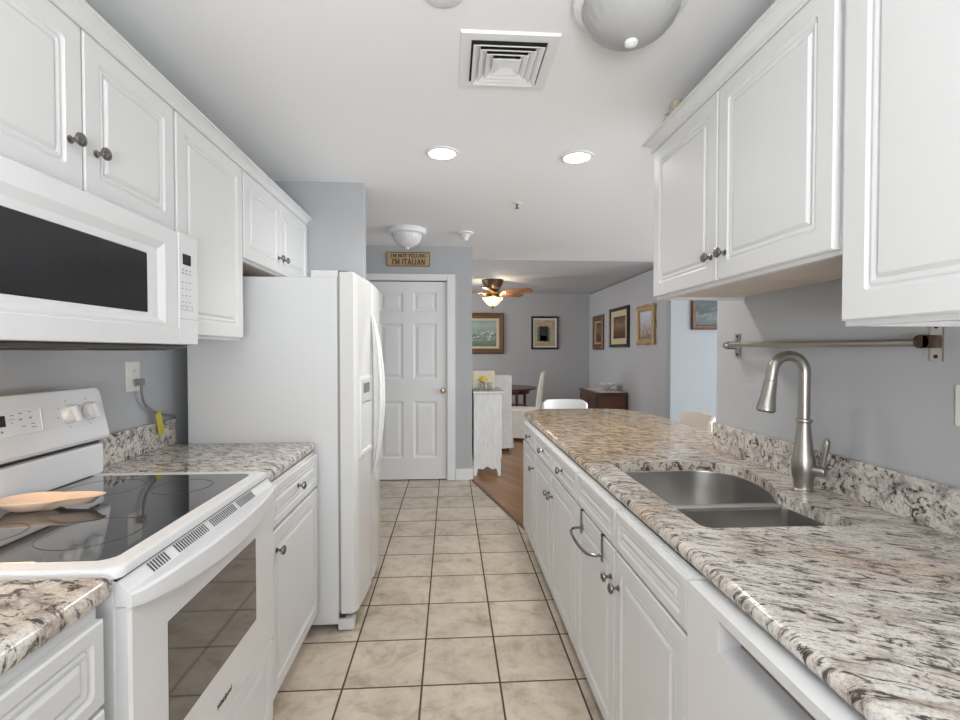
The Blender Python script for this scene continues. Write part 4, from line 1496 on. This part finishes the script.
# serif lettering drawn as strokes: (x0, y0, x1, y1, weight)
GL = {
    'I': (0.42, [(.21, 0, .21, 1, 1)], [(.21, 0), (.21, 1)]),
    "'": (0.22, [(.11, .72, .11, 1, 1)], []),
    'M': (1.0, [(.16, 0, .16, 1, .6), (.84, 0, .84, 1, 1), (.16, 1, .5, .12, 1), (.84, 1, .5, .12, .6)], [(.16, 0), (.84, 0), (.12, 1), (.88, 1)]),
    'N': (0.86, [(.16, 0, .16, 1, .6), (.70, 0, .70, 1, .6), (.16, 1, .70, 0, 1)], [(.16, 0), (.12, 1), (.70, 1)]),
    'O': (0.86, [], []),
    'T': (0.74, [(.37, 0, .37, 1, 1), (.06, .96, .68, .96, .7), (.06, .96, .06, .80, .6), (.68, .96, .68, .80, .6)], [(.37, 0)]),
    'Y': (0.80, [(.40, 0, .40, .45, 1), (.40, .45, .12, 1, 1), (.40, .45, .68, 1, .6)], [(.40, 0), (.12, 1), (.68, 1)]),
    'E': (0.70, [(.18, 0, .18, 1, 1), (.18, .04, .60, .04, .7), (.18, .52, .50, .52, .6), (.18, .96, .58, .96, .7), (.60, .04, .60, .20, .6), (.58, .96, .58, .82, .6)], []),
    'L': (0.66, [(.18, 0, .18, 1, 1), (.18, .04, .58, .04, .7), (.58, .04, .58, .22, .6)], [(.18, 1)]),
    'G': (0.86, [(.72, .12, .72, .45, .9), (.55, .45, .82, .45, .6)], []),
    'A': (0.84, [(.14, 0, .42, 1, .6), (.42, 1, .70, 0, 1), (.24, .34, .60, .34, .6)], [(.14, 0), (.70, 0)]),
    ' ': (0.36, [], []),
}


def stroke(mb, a, b, wd, fr):
    a, b = Vector(a), Vector(b)
    d = (b - a).normalized()
    n = Vector((-d.y, d.x)) * wd / 2
    mb.prism([tuple(a - n), tuple(b - n), tuple(b + n), tuple(a + n)], fr, 0, 0.0015)


def lettering(txt, cx, z, hgt, width, wgt=0.17):
    tot = sum(GL[c][0] for c in txt)
    kx = width / tot
    x = cx - width / 2
    mb = MB()
    for c in txt:
        adv, st, sf = GL[c]
        fr = lambda u, v, d, x=x: (u, YE - 0.0182 - d, v)
        P = lambda u, v: (x + u * kx, z + v * hgt)
        wd = wgt * kx
        for (a, b, c2, d, k) in st:
            stroke(mb, P(a, b), P(c2, d), wd * (0.55 + 0.45 * k), fr)
        for (u, v) in sf:
            stroke(mb, P(u - .15, v + (.03 if v < .5 else -.03)), P(u + .15, v + (.03 if v < .5 else -.03)), 0.06 * hgt, fr)
        if c in 'OG':
            a0, a1 = (0, 2 * PI) if c == 'O' else (0.30 * PI, 1.80 * PI)
            N = 18
            for i in range(N):
                t0, t1 = a0 + (a1 - a0) * i / N, a0 + (a1 - a0) * (i + 1) / N
                p, q = P(.43 + .34 * math.cos(t0), .5 + .48 * math.sin(t0)), P(.43 + .34 * math.cos(t1), .5 + .48 * math.sin(t1))
                stroke(mb, p, q, wd * (0.5 + 0.5 * abs(math.cos((t0 + t1) / 2))), fr)
        x += adv * kx
    return mb


part('lettering', lettering("I'M NOT YELLING", -0.453, 2.434, 0.036, 0.385, 0.19), SIGNT, t)
part('lettering', lettering("I'M ITALIAN", -0.453, 2.356, 0.060, 0.360, 0.19), SIGNT, t)

# ------------------------------------------------------------------ dining room: pictures


def picture(label, fr, wd, ht, fw, fd, fmat, art, linerw=0.0, linermat=None, origin=(0, 0, 0), flat=False):
    t = thing('framed_picture', label, 'picture', origin)
    mb = MB().panel(fr, wd, ht, [(0, 0, 0.001), (0, fd * 0.7, 0.001), (fw * 0.15, fd, 0.001), (fw * 0.55, fd * 0.72, 0.001), (fw * 0.8, fd * 0.8, 0.001), (fw, fd * 0.45, 0.001)], cap1=False, seg=1)
    part('frame', mb, fmat, t)
    k = fw
    if linerw:
        f2 = lambda u, v, d: fr(u + k, v + k, d)
        part('liner', MB().panel(f2, wd - 2 * k, ht - 2 * k, [(0, fd * 0.45, 0.001), (linerw * 0.9, fd * 0.36, 0.001), (linerw, fd * 0.30, 0.001)], cap0=False, cap1=False, seg=1), linermat, t)
        k = fw + linerw
    f3 = lambda u, v, d: fr(u + k - 0.002, v + k - 0.002, d)
    part('canvas', MB().panel(f3, wd - 2 * k + 0.004, ht - 2 * k + 0.004, [(0, fd * 0.1, 0.001), (0, fd * 0.30, 0.001)], seg=1), art, t)
    return t


harbor = painting('harbor_landscape', [(0.0, (0.10, 0.16, 0.11)), (0.25, (0.20, 0.27, 0.19)), (0.45, (0.14, 0.24, 0.20)), (0.62, (0.26, 0.38, 0.33)), (0.8, (0.36, 0.46, 0.42)), (1.0, (0.24, 0.33, 0.36))], 7, (1, 1, 2), ((0.75, 0.70, 0.62), 0.42, 0.20, 0.585), 0.5)
picture('brown and gilt framed green landscape on the far wall, partly hidden by the door wall', fyn(YF - 0.002, 0.08, 1.365), 0.99, 0.815, 0.105, 0.05, BRFRAME, harbor, 0.045, LINEN, (0.57, YF, 1.365))
# doorway picture
t = picture('black framed picture of a doorway on the far wall, right of the fan', fyn(YF - 0.002, 1.627, 1.455), 0.557, 0.665, 0.040, 0.03, BLFRAME,
            painting('courtyard_wash', [(0.0, (0.42, 0.33, 0.20)), (0.25, (0.55, 0.46, 0.30)), (0.6, (0.52, 0.42, 0.32)), (1.0, (0.55, 0.47, 0.36))], 9, (1, 1, 1), ((0.30, 0.24, 0.14), 0.75, 0.3, 0.58), 0.8), 0.025, mat('white_mat_board', (0.75, 0.74, 0.70), 0.8), (1.905, YF, 1.455))
can = [o for o in t.children if o.name.startswith('canvas')][0]
dm = MB()
yy = YF - 0.0115
for x0, x1, z0, z1, mi in ((1.70, 1.875, 1.615, 1.915, 0), (1.655, 1.71, 1.615, 1.90, 1), (1.865, 1.915, 1.60, 1.90, 1), (1.695, 1.88, 1.90, 1.925, 2), (1.72, 1.85, 1.63, 1.73, 3), (1.73, 1.86, 1.94, 1.98, 4)):
    dm.box(x0 + .093, x1 + .093, yy - 0.0015, yy + 0.001, z0, z1, mat=mi)
part('doorway', dm, [mat('doorway_shadow_paint', (0.04, 0.03, 0.03), 0.6), mat('shutter_green_paint', (0.13, 0.24, 0.12), 0.6), mat('lintel_paint', (0.3, 0.2, 0.14), 0.6), mat('pot_white_paint', (0.62, 0.58, 0.52), 0.6), mat('arch_rose_paint', (0.55, 0.38, 0.32), 0.6)], can)

# three pictures on the right wall (X = XD, facing -X); y measured along the wall
fig = painting('dark_figure_painting', [(0.0, (0.05, 0.035, 0.025)), (0.4, (0.12, 0.06, 0.03)), (0.6, (0.22, 0.12, 0.06)), (1.0, (0.05, 0.04, 0.04))], 10, (1, 2, 1), ((0.50, 0.36, 0.24), 0.55, 0.2, 0.6), 0.6)


def fxw(y0, z0):
    return lambda u, v, d: (XD - 0.002 - d, y0 + u, z0 + v)


picture('small narrow gilt picture, farthest of the three on the right dining wall', fxw(8.66, 1.445), 0.60, 0.65, 0.105, 0.045, BRFRAME, fig, 0.04, GILT, (XD, 8.96, 1.445))
picture('dark painting in a wide pale gilt frame with black edge, middle of the three', fxw(7.40, 1.480), 0.87, 0.665, 0.055, 0.05, BLFRAME, fig, 0.095, mat('pale_gilt', (0.60, 0.50, 0.32), 0.4), (XD, 7.83, 1.48))
mirror = painting('silvery_scene', [(0.0, (0.20, 0.17, 0.14)), (0.3, (0.28, 0.26, 0.25)), (0.6, (0.50, 0.52, 0.58)), (1.0, (0.60, 0.64, 0.70))], 8, (1, 1, 1), ((0.60, 0.48, 0.32), 0.35, 0.25, 0.56), 0.5)
t = picture('ornate gilt framed pale picture, nearest of the three on the right dining wall', fxw(6.45, 1.530), 0.58, 0.530, 0.070, 0.05, GILT, mirror, 0.0, None, (XD, 6.74, 1.53))
# scrolled outer lip of the ornate frame
sc = MB()
for k in range(40):
    pass
for (a, b) in (((0, 0), (0, 1)), ((1, 0), (1, 1)), ((0, 0), (1, 0)), ((0, 1), (1, 1))):
    N = 24
    pts = []
    for i in range(N + 1):
        u = i / N
        y = 6.45 + 0.58 * (a[0] + (b[0] - a[0]) * u)
        z = 1.530 + 0.530 * (a[1] + (b[1] - a[1]) * u)
        wv = 0.010 * math.cos(4 * PI * u)
        if a[0] == b[0]:
            y += wv * (1 if a[0] else -1)
        else:
            z += wv * (1 if a[1] else -1)
        pts.append((XD - 0.035, y, z))
    sc.tube(pts, 0.014, 8)
part('scroll_edge', sc, GILT, t)
# picture on the pale wall right
lake = painting('lake_landscape', [(0.0, (0.05, 0.06, 0.055)), (0.3, (0.10, 0.12, 0.12)), (0.40, (0.03, 0.035, 0.035)), (0.55, (0.05, 0.065, 0.07)), (0.75, (0.085, 0.11, 0.13)), (1.0, (0.15, 0.19, 0.22))], 6, (1, 1, 2.4), ((0.17, 0.185, 0.19), 0.22, 0.08, 0.57), 0.9)
picture('dark framed lake landscape on the pale wall beside the right cabinets', fyn(YB - 0.002, 3.085, 1.695), 0.86, 0.62, 0.055, 0.04, BRFRAME, lake, 0.0, None, (3.48, YB, 1.70))

# ------------------------------------------------------------------ ceiling fan
FXC, FYC = 0.69, 7.84
fc = CZ + 0.02
t = thing('ceiling_fan', 'brass and wood ceiling fan with a lit glass bowl in the dining room', 'fan', (FXC, FYC, fc))
fr_ = lambda a, b, h: (FXC + a, FYC + b, fc - h)
part('canopy', MB().lathe([(0.175, 0), (0.18, 0.015), (0.165, 0.06), (0.130, 0.125), (0.12, 0.135)], fr_, 32), FANDARK, t)
part('motor_housing', MB().lathe([(0.12, 0.133), (0.125, 0.150), (0.10, 0.165), (0.07, 0.18), (0.13, 0.20), (0.15, 0.215), (0.15, 0.235), (0.11, 0.25)], fr_, 32), BRASS, t)
for k in range(5):
    a = math.radians(-33 + 72 * k)
    Mz = Matrix.Translation((FXC, FYC, fc - 0.205)) @ Matrix.Rotation(a, 4, 'Z') @ Matrix.Rotation(math.radians(-17), 4, 'X')
    bl = MB()
    outl = round_poly([(0.19, -0.055), (0.70, -0.075), (0.70, 0.075), (0.19, 0.055)], [0.02, 0.06, 0.06, 0.02], 6)
    bl.rings([[Mz @ Vector((x, y, z)) for x, y in outl] for z in (-0.005, 0.005)])
    bo = part('blade', bl, FANWOOD, t)
    ir = MB()
    ir.rings([[Mz @ Vector((x, y, z)) for x, y in [(0.10, -0.02), (0.17, -0.018), (0.24, -0.045), (0.24, 0.045), (0.17, 0.018), (0.10, 0.02)]] for z in (-0.012, -0.0052)])
    part('blade_iron', ir, BRASS, bo)
part('light_fitter', MB().lathe([(0.10, 0.248), (0.13, 0.262), (0.155, 0.285), (0.16, 0.295)], fr_, 32), BRASS, t)
part('glass_bowl', MB().lathe([(0.155, 0.293), (0.158, 0.300), (0.135, 0.345), (0.095, 0.395), (0.055, 0.425), (0, 0.432)], fr_, 32), FANGLASS, t, label='lit cream glass bowl')
part('finial', MB().lathe([(0.022, 0.428), (0.024, 0.44), (0.008, 0.452), (0.010, 0.462), (0, 0.468)], fr_, 14), FANDARK, t)
part('pull_chain', MB().tube([fr_(0.0, 0, 0.464), fr_(0.0, 0, 0.57)], 0.003, 6), FANDARK, t)
for k in range(3):
    a = 2 * PI * k / 3 + 0.5
    d = bpy.data.lights.new('fan_bulb', 'POINT')
    d.energy = 5
    d.color = (1.0, 0.85, 0.62)
    d.shadow_soft_size = 0.03
    o = bpy.data.objects.new('fan_bulb', d)
    o.location = (FXC + 0.20 * math.cos(a), FYC + 0.20 * math.sin(a), fc - 0.30)
    C.objects.link(o)

# ------------------------------------------------------------------ dining furniture


def chair(label, x, y, rot, fab, group=None):
    """slipcovered parsons chair; local -Y is the back of the sitter's back"""
    t = thing('dining_chair', label, 'chair', (x, y, 0))
    M = Matrix.Translation((x, y, 0)) @ Matrix.Rotation(rot, 4, 'Z')
    mb = MB()
    # backrest: slightly raked, tapered box with rounded top
    rows = []
    for z, yb, hw, th in ((0.47, -0.225, 0.235, 0.085), (0.62, -0.235, 0.235, 0.08), (0.85, -0.262, 0.228, 0.072), (1.03, -0.292, 0.222, 0.062), (1.075, -0.300, 0.212, 0.048), (1.085, -0.302, 0.195, 0.02)):
        op = round_poly([(-hw, yb - th / 2), (hw, yb - th / 2), (hw, yb + th / 2), (-hw, yb + th / 2)], 0.03, 4)
        rows.append([M @ Vector((a, b, z)) for a, b in op])
    mb.rings(rows)
    part('backrest', mb, fab, t, angle=50)
    st = MB()
    rows = []
    for z, k in ((0.40, 0.0), (0.47, 0.0), (0.495, 0.02), (0.50, 0.05)):
        op = round_poly([(-0.24 + k, -0.26 + k), (0.24 - k, -0.26 + k), (0.24 - k, 0.25 - k), (-0.24 + k, 0.25 - k)], 0.05, 4)
        rows.append([M @ Vector((a, b, z)) for a, b in op])
    st.rings(rows)
    part('seat', st, fab, t, angle=50)
    sk = MB()
    rows = []
    base = round_poly([(-0.242, -0.268), (0.242, -0.268), (0.242, 0.255), (-0.242, 0.255)], 0.03, 14)
    for z, fl, amp in ((0.47, 1.0, 0.0), (0.40, 1.005, 0.001), (0.25, 1.03, 0.006), (0.05, 1.07, 0.012)):
        row = []
        for i, (a, b) in enumerate(base):
            r = fl + amp * math.sin(i * 1.9) * 2
            row.append(M @ Vector((a * r, b * r, z)))
        rows.append(row)
    sk.rings(rows, cap0=True, cap1=False)
    part('skirt', sk, fab, t, angle=70)
    for sx in (-0.2, 0.2):
        for sy in (-0.22, 0.21):
            p = M @ Vector((sx, sy, 0))
            part('leg', MB().tube([(p.x, p.y, 0.0), (p.x, p.y, 0.41)], [0.017, 0.021], 10), DKWOOD, t)
    return t


chair('pale grey slipcovered dining chair seen from behind, beside the whitewashed dresser', 0.575, 6.95, math.radians(14), SLIP)
chair('beige slipcovered dining chair seen from the side, right of the round table', 1.20, 7.70, math.radians(76), BEIGE)

t = thing('dining_table', 'round dark wood dining table under the ceiling fan', 'table', (0.93, 8.64, 0))
fr_ = lambda a, b, h: (0.93 + a, 8.64 + b, h)
part('tabletop', MB().lathe([(0.0, 0.735), (0.58, 0.735), (0.615, 0.742), (0.62, 0.755), (0.612, 0.768), (0, 0.77)], fr_, 56), DKWOOD, t)
part('apron', MB().lathe([(0.50, 0.665), (0.50, 0.736), (0.47, 0.736), (0.47, 0.665)], fr_, 48), DKWOOD, t)
for k in range(4):
    a = PI / 4 + k * PI / 2 - 0.35
    x, y = 0.93 + 0.49 * math.cos(a), 8.64 + 0.49 * math.sin(a)
    part('leg', MB().box(x - 0.025, x + 0.025, y - 0.025, y + 0.025, 0.0, 0.735, 0.004), DKWOOD, t)
part('lower_shelf', MB().lathe([(0, 0.40), (0.47, 0.40), (0.47, 0.425), (0, 0.425)], fr_, 48), DKWOOD, t)

# whitewashed dresser beside the door wall
t = thing('dresser', 'whitewashed narrow dresser with scalloped apron standing beside the door wall', 'dresser', (0.42, 5.75, 0))
bx0, bx1, b0, b1 = 0.262, 0.572, 5.42, 6.02
part('carcass', MB().box(bx0, bx1, b0, b1, 0.15, 0.945, 0.003), CHALK, t)
part('top', MB().box(bx0 - 0.008, bx1 + 0.03, b0 - 0.02, b1 + 0.012, 0.945, 0.968, 0.005), GREYTOP, t, label='grey top')
part('top_edge', MB().box(bx0 - 0.009, bx1 + 0.031, b0 - 0.022, b0 - 0.012, 0.942, 0.962, 0.003), TRIM, t)
ap = []
for i in range(25):
    u = i / 24
    ap.append((bx0 + 0.045 + u * (bx1 - bx0 - 0.09), 0.075 + 0.030 * math.sin(PI * u) ** 0.6 + 0.012 * math.cos(4 * PI * u) - 0.012))
poly = [(bx0, 0.0), (bx0 + 0.032, 0.0)] + [(bx0 + 0.040, 0.04)] + ap + [(bx1 - 0.040, 0.04), (bx1 - 0.032, 0.0), (bx1, 0.0), (bx1, 0.16), (bx0, 0.16)]
part('scalloped_apron', MB().prism(poly, fyn(b0 + 0.02), 0, 0.021), CHALK, t)
for x in (bx0 + 0.02, bx1 - 0.02):
    part('leg', MB().box(x - 0.018, x + 0.018, b1 - 0.04, b1, 0, 0.155, 0.003), CHALK, t)
for z0_, z1_ in ((0.20, 0.42), (0.44, 0.66), (0.68, 0.92)):
    d_ = part('drawer', MB().box(bx1 - 0.002, bx1 + 0.012, b0 + 0.03, b1 - 0.03, z0_, z1_, 0.004), CHALK, t)
    part('drawer_knob', MB().lathe([(0.012, 0), (0.010, 0.01), (0.016, 0.02), (0, 0.026)], lambda x, y, h: (bx1 + 0.012 + h, 5.72 + x, (z0_ + z1_) / 2 + y), 14), KNOBM, d_)

# things on the dresser
single('cream_box', MB().box(0.262, 0.535, 5.78, 5.84, 0.9685, 1.180, 0.004), CREAM, (0.38, 5.81, 0.968), 'cream paper backed board standing at the back of the dresser top', 'box')
t = thing('flower_vase', 'glass vase with a yellow bloom on the dresser', 'vase', (0.375, 5.60, 0.968))
fr_ = lambda a, b, h: (0.375 + a, 5.60 + b, 0.9685 + h)
part('vase', MB().lathe([(0.030, 0), (0.034, 0.004), (0.030, 0.05), (0.036, 0.082), (0.033, 0.082), (0.027, 0.05), (0.028, 0.008), (0, 0.007)], fr_, 20), GLASSM, t)
part('stem', MB().tube([fr_(0.005, 0, 0.009), fr_(0, 0, 0.095)], 0.003, 6), LEAF, t)
fm = MB()
for k in range(60):
    a, b = random.uniform(0, 2 * PI), random.uniform(0, PI / 2)
    r = 0.052
    c0 = Vector((r * math.cos(a) * math.cos(b), r * math.sin(a) * math.cos(b), 0.108 + 0.038 * math.sin(b)))
    fm.lathe([(0.0, -0.010), (0.011, -0.003), (0.011, 0.004), (0, 0.010)], lambda x, y, h: fr_(c0.x + x, c0.y + y, c0.z + h), 7)
fm.lathe([(0.0, -0.03), (0.045, -0.01), (0.050, 0.01), (0.035, 0.034), (0, 0.043)], lambda x, y, h: fr_(x, y, 0.108 + h), 16)
part('bloom', fm, YFLOW, t, label='yellow bloom')
for (x, y, lab) in ((0.455, 5.56, 'short clear drinking glass at the right on the dresser'), (0.345, 5.50, 'short clear drinking glass in front of the vase on the dresser')):
    single('drinking_glass', MB().lathe([(0.024, 0), (0.028, 0.004), (0.031, 0.085), (0.029, 0.085), (0.026, 0.008), (0, 0.007)], lambda a, b, h: (x + a, y + b, 0.9685 + h), 20), GLASSM, (x, y, 0.968), lab, 'glass')

# sideboard chest against the right dining wall
t = thing('sideboard', 'low dark mahogany chest with a white runner against the right dining wall', 'sideboard', (2.56, 7.95, 0))
s0, s1, q0, q1 = 2.315, 2.800, 7.46, 8.44
part('carcass', MB().box(s0, s1, q0, q1, 0.06, 0.732, 0.004), DKWOOD, t)
part('top', MB().box(s0 - 0.02, s1 + 0.005, q0 - 0.02, q1 + 0.02, 0.732, 0.760, 0.006), DKWOOD, t)
part('end_panel', MB().panel(fyn(q0, s0 + 0.03, 0.12), s1 - s0 - 0.06, 0.57, [(0, 0.0, 0.001), (0, 0.006, 0.001), (0.05, 0.006, 0.001), (0.058, 0.001, 0.001)]), wood('red_mahogany', (0.10, 0.038, 0.022), (0.18, 0.075, 0.045), 0.3), t)
for k in range(2):
    d_ = part('door', MB().panel(fx(-1, s0, q0 + 0.02 + k * 0.475, 0.10), 0.465, 0.59, [(0, 0, 0.002), (0, 0.010, 0.002), (0.004, 0.013, 0.002), (0.05, 0.013, 0.002), (0.056, 0.006, 0.002)]), DKWOOD, t)
    part('knob', MB().lathe([(0.008, 0), (0.006, 0.01), (0.012, 0.018), (0, 0.024)], lambda x, y, h: (s0 - 0.013 - h, q0 + 0.46 + k * 0.06 + x, 0.50 + y), 14), BRASS, d_)
for x in (s0 + 0.03, s1 - 0.03):
    for y in (q0 + 0.03, q1 - 0.03):
        part('foot', MB().box(x - 0.025, x + 0.025, y - 0.025, y + 0.025, 0, 0.065, 0.004), DKWOOD, t)
rn = MB().box(s0 + 0.06, s1 - 0.05, q0 - 0.012, q1 - 0.03, 0.7605, 0.7635, 0.001)
single('table_runner', rn, RUNNER, (2.55, 7.95, 0.76), 'white linen runner lying on the mahogany chest', 'runner')
bw = MB()
rows = []
for r, h in ((0.045, 0), (0.055, 0.004), (0.055, 0.014), (0.085, 0.045), (0.180, 0.108), (0.174, 0.108), (0.080, 0.050), (0.045, 0.022), (0.01, 0.020)):
    row = []
    for k in range(64):
        a = 2 * PI * k / 64
        rr = r * (1 + (0.05 * math.cos(8 * a) if h > 0.03 else 0))
        row.append((2.56 + rr * math.cos(a), 7.86 + rr * math.sin(a), 0.764 + h + (0.010 * math.cos(8 * a) if h > 0.09 else 0)))
    rows.append(row)
bw.rings(rows)
single('bowl', bw, PORC, (2.56, 7.86, 0.764), 'white fluted porcelain bowl on the mahogany chest', 'bowl', angle=60)


def stool(label, x, y, rot, m, k_=1.0):
    t = thing('counter_stool', label, 'stool', (x, y, 0))
    M = Matrix.Translation((x, y, 0)) @ Matrix.Rotation(rot, 4, 'Z')
    # wrapped low back: an arc of rounded section
    rows = []
    N = 16
    for i in range(N + 1):
        a = math.radians(-52 + 104 * i / N)
        R_ = 0.27 * k_
        sec = []
        for d, z in ((-0.012, 0.74), (0.012, 0.74), (0.014, 0.925), (0.008, 0.942), (-0.008, 0.942), (-0.014, 0.925)):
            e = min(i, N - i)
            zz = z - (0.03 if z > 0.9 else 0) * max(0, 1 - e / 2.0)
            sec.append(M @ Vector(((R_ + d) * math.sin(a), -(R_ + d) * math.cos(a) * 0.9 + 0.04, zz)))
        rows.append(sec)
    part('backrest', MB().rings(rows), m, t, angle=50)
    part('seat', MB().lathe([(0, 0.645), (0.18, 0.645), (0.205, 0.66), (0.205, 0.685), (0.185, 0.70), (0, 0.695)], lambda a, b, h: M @ Vector((a, b, h)), 32), m, t)
    for a in (-0.6, 0, 0.6):
        x0, y0 = 0.20 * math.sin(a), -0.19 * math.cos(a)
        part('back_post', MB().tube([M @ Vector((x0, y0, 0.67)), M @ Vector((0.27 * math.sin(a), -0.243 * math.cos(a) + 0.04, 0.77))], 0.010, 8), NICKEL, t)
    for sx in (-1, 1):
        for sy in (-1, 1):
            part('leg', MB().tube([M @ Vector((0.12 * sx, 0.12 * sy, 0.655)), M @ Vector((0.19 * sx, 0.19 * sy, 0.0))], 0.012, 10), NICKEL, t)
    ring = [M @ Vector((0.235 * math.cos(2 * PI * k / 28), 0.235 * math.sin(2 * PI * k / 28), 0.25)) for k in range(29)]
    part('footrest_ring', MB().tube(ring, 0.008, 8, caps=False), NICKEL, t)
    return t


stool('white low-back counter stool standing behind the far end of the peninsula', 1.105, 4.50, math.radians(180 - 4), WHITEP)
stool('cream low-back counter stool at the right side of the peninsula', 1.70, 3.54, math.radians(86), CREAMP, 1.22)
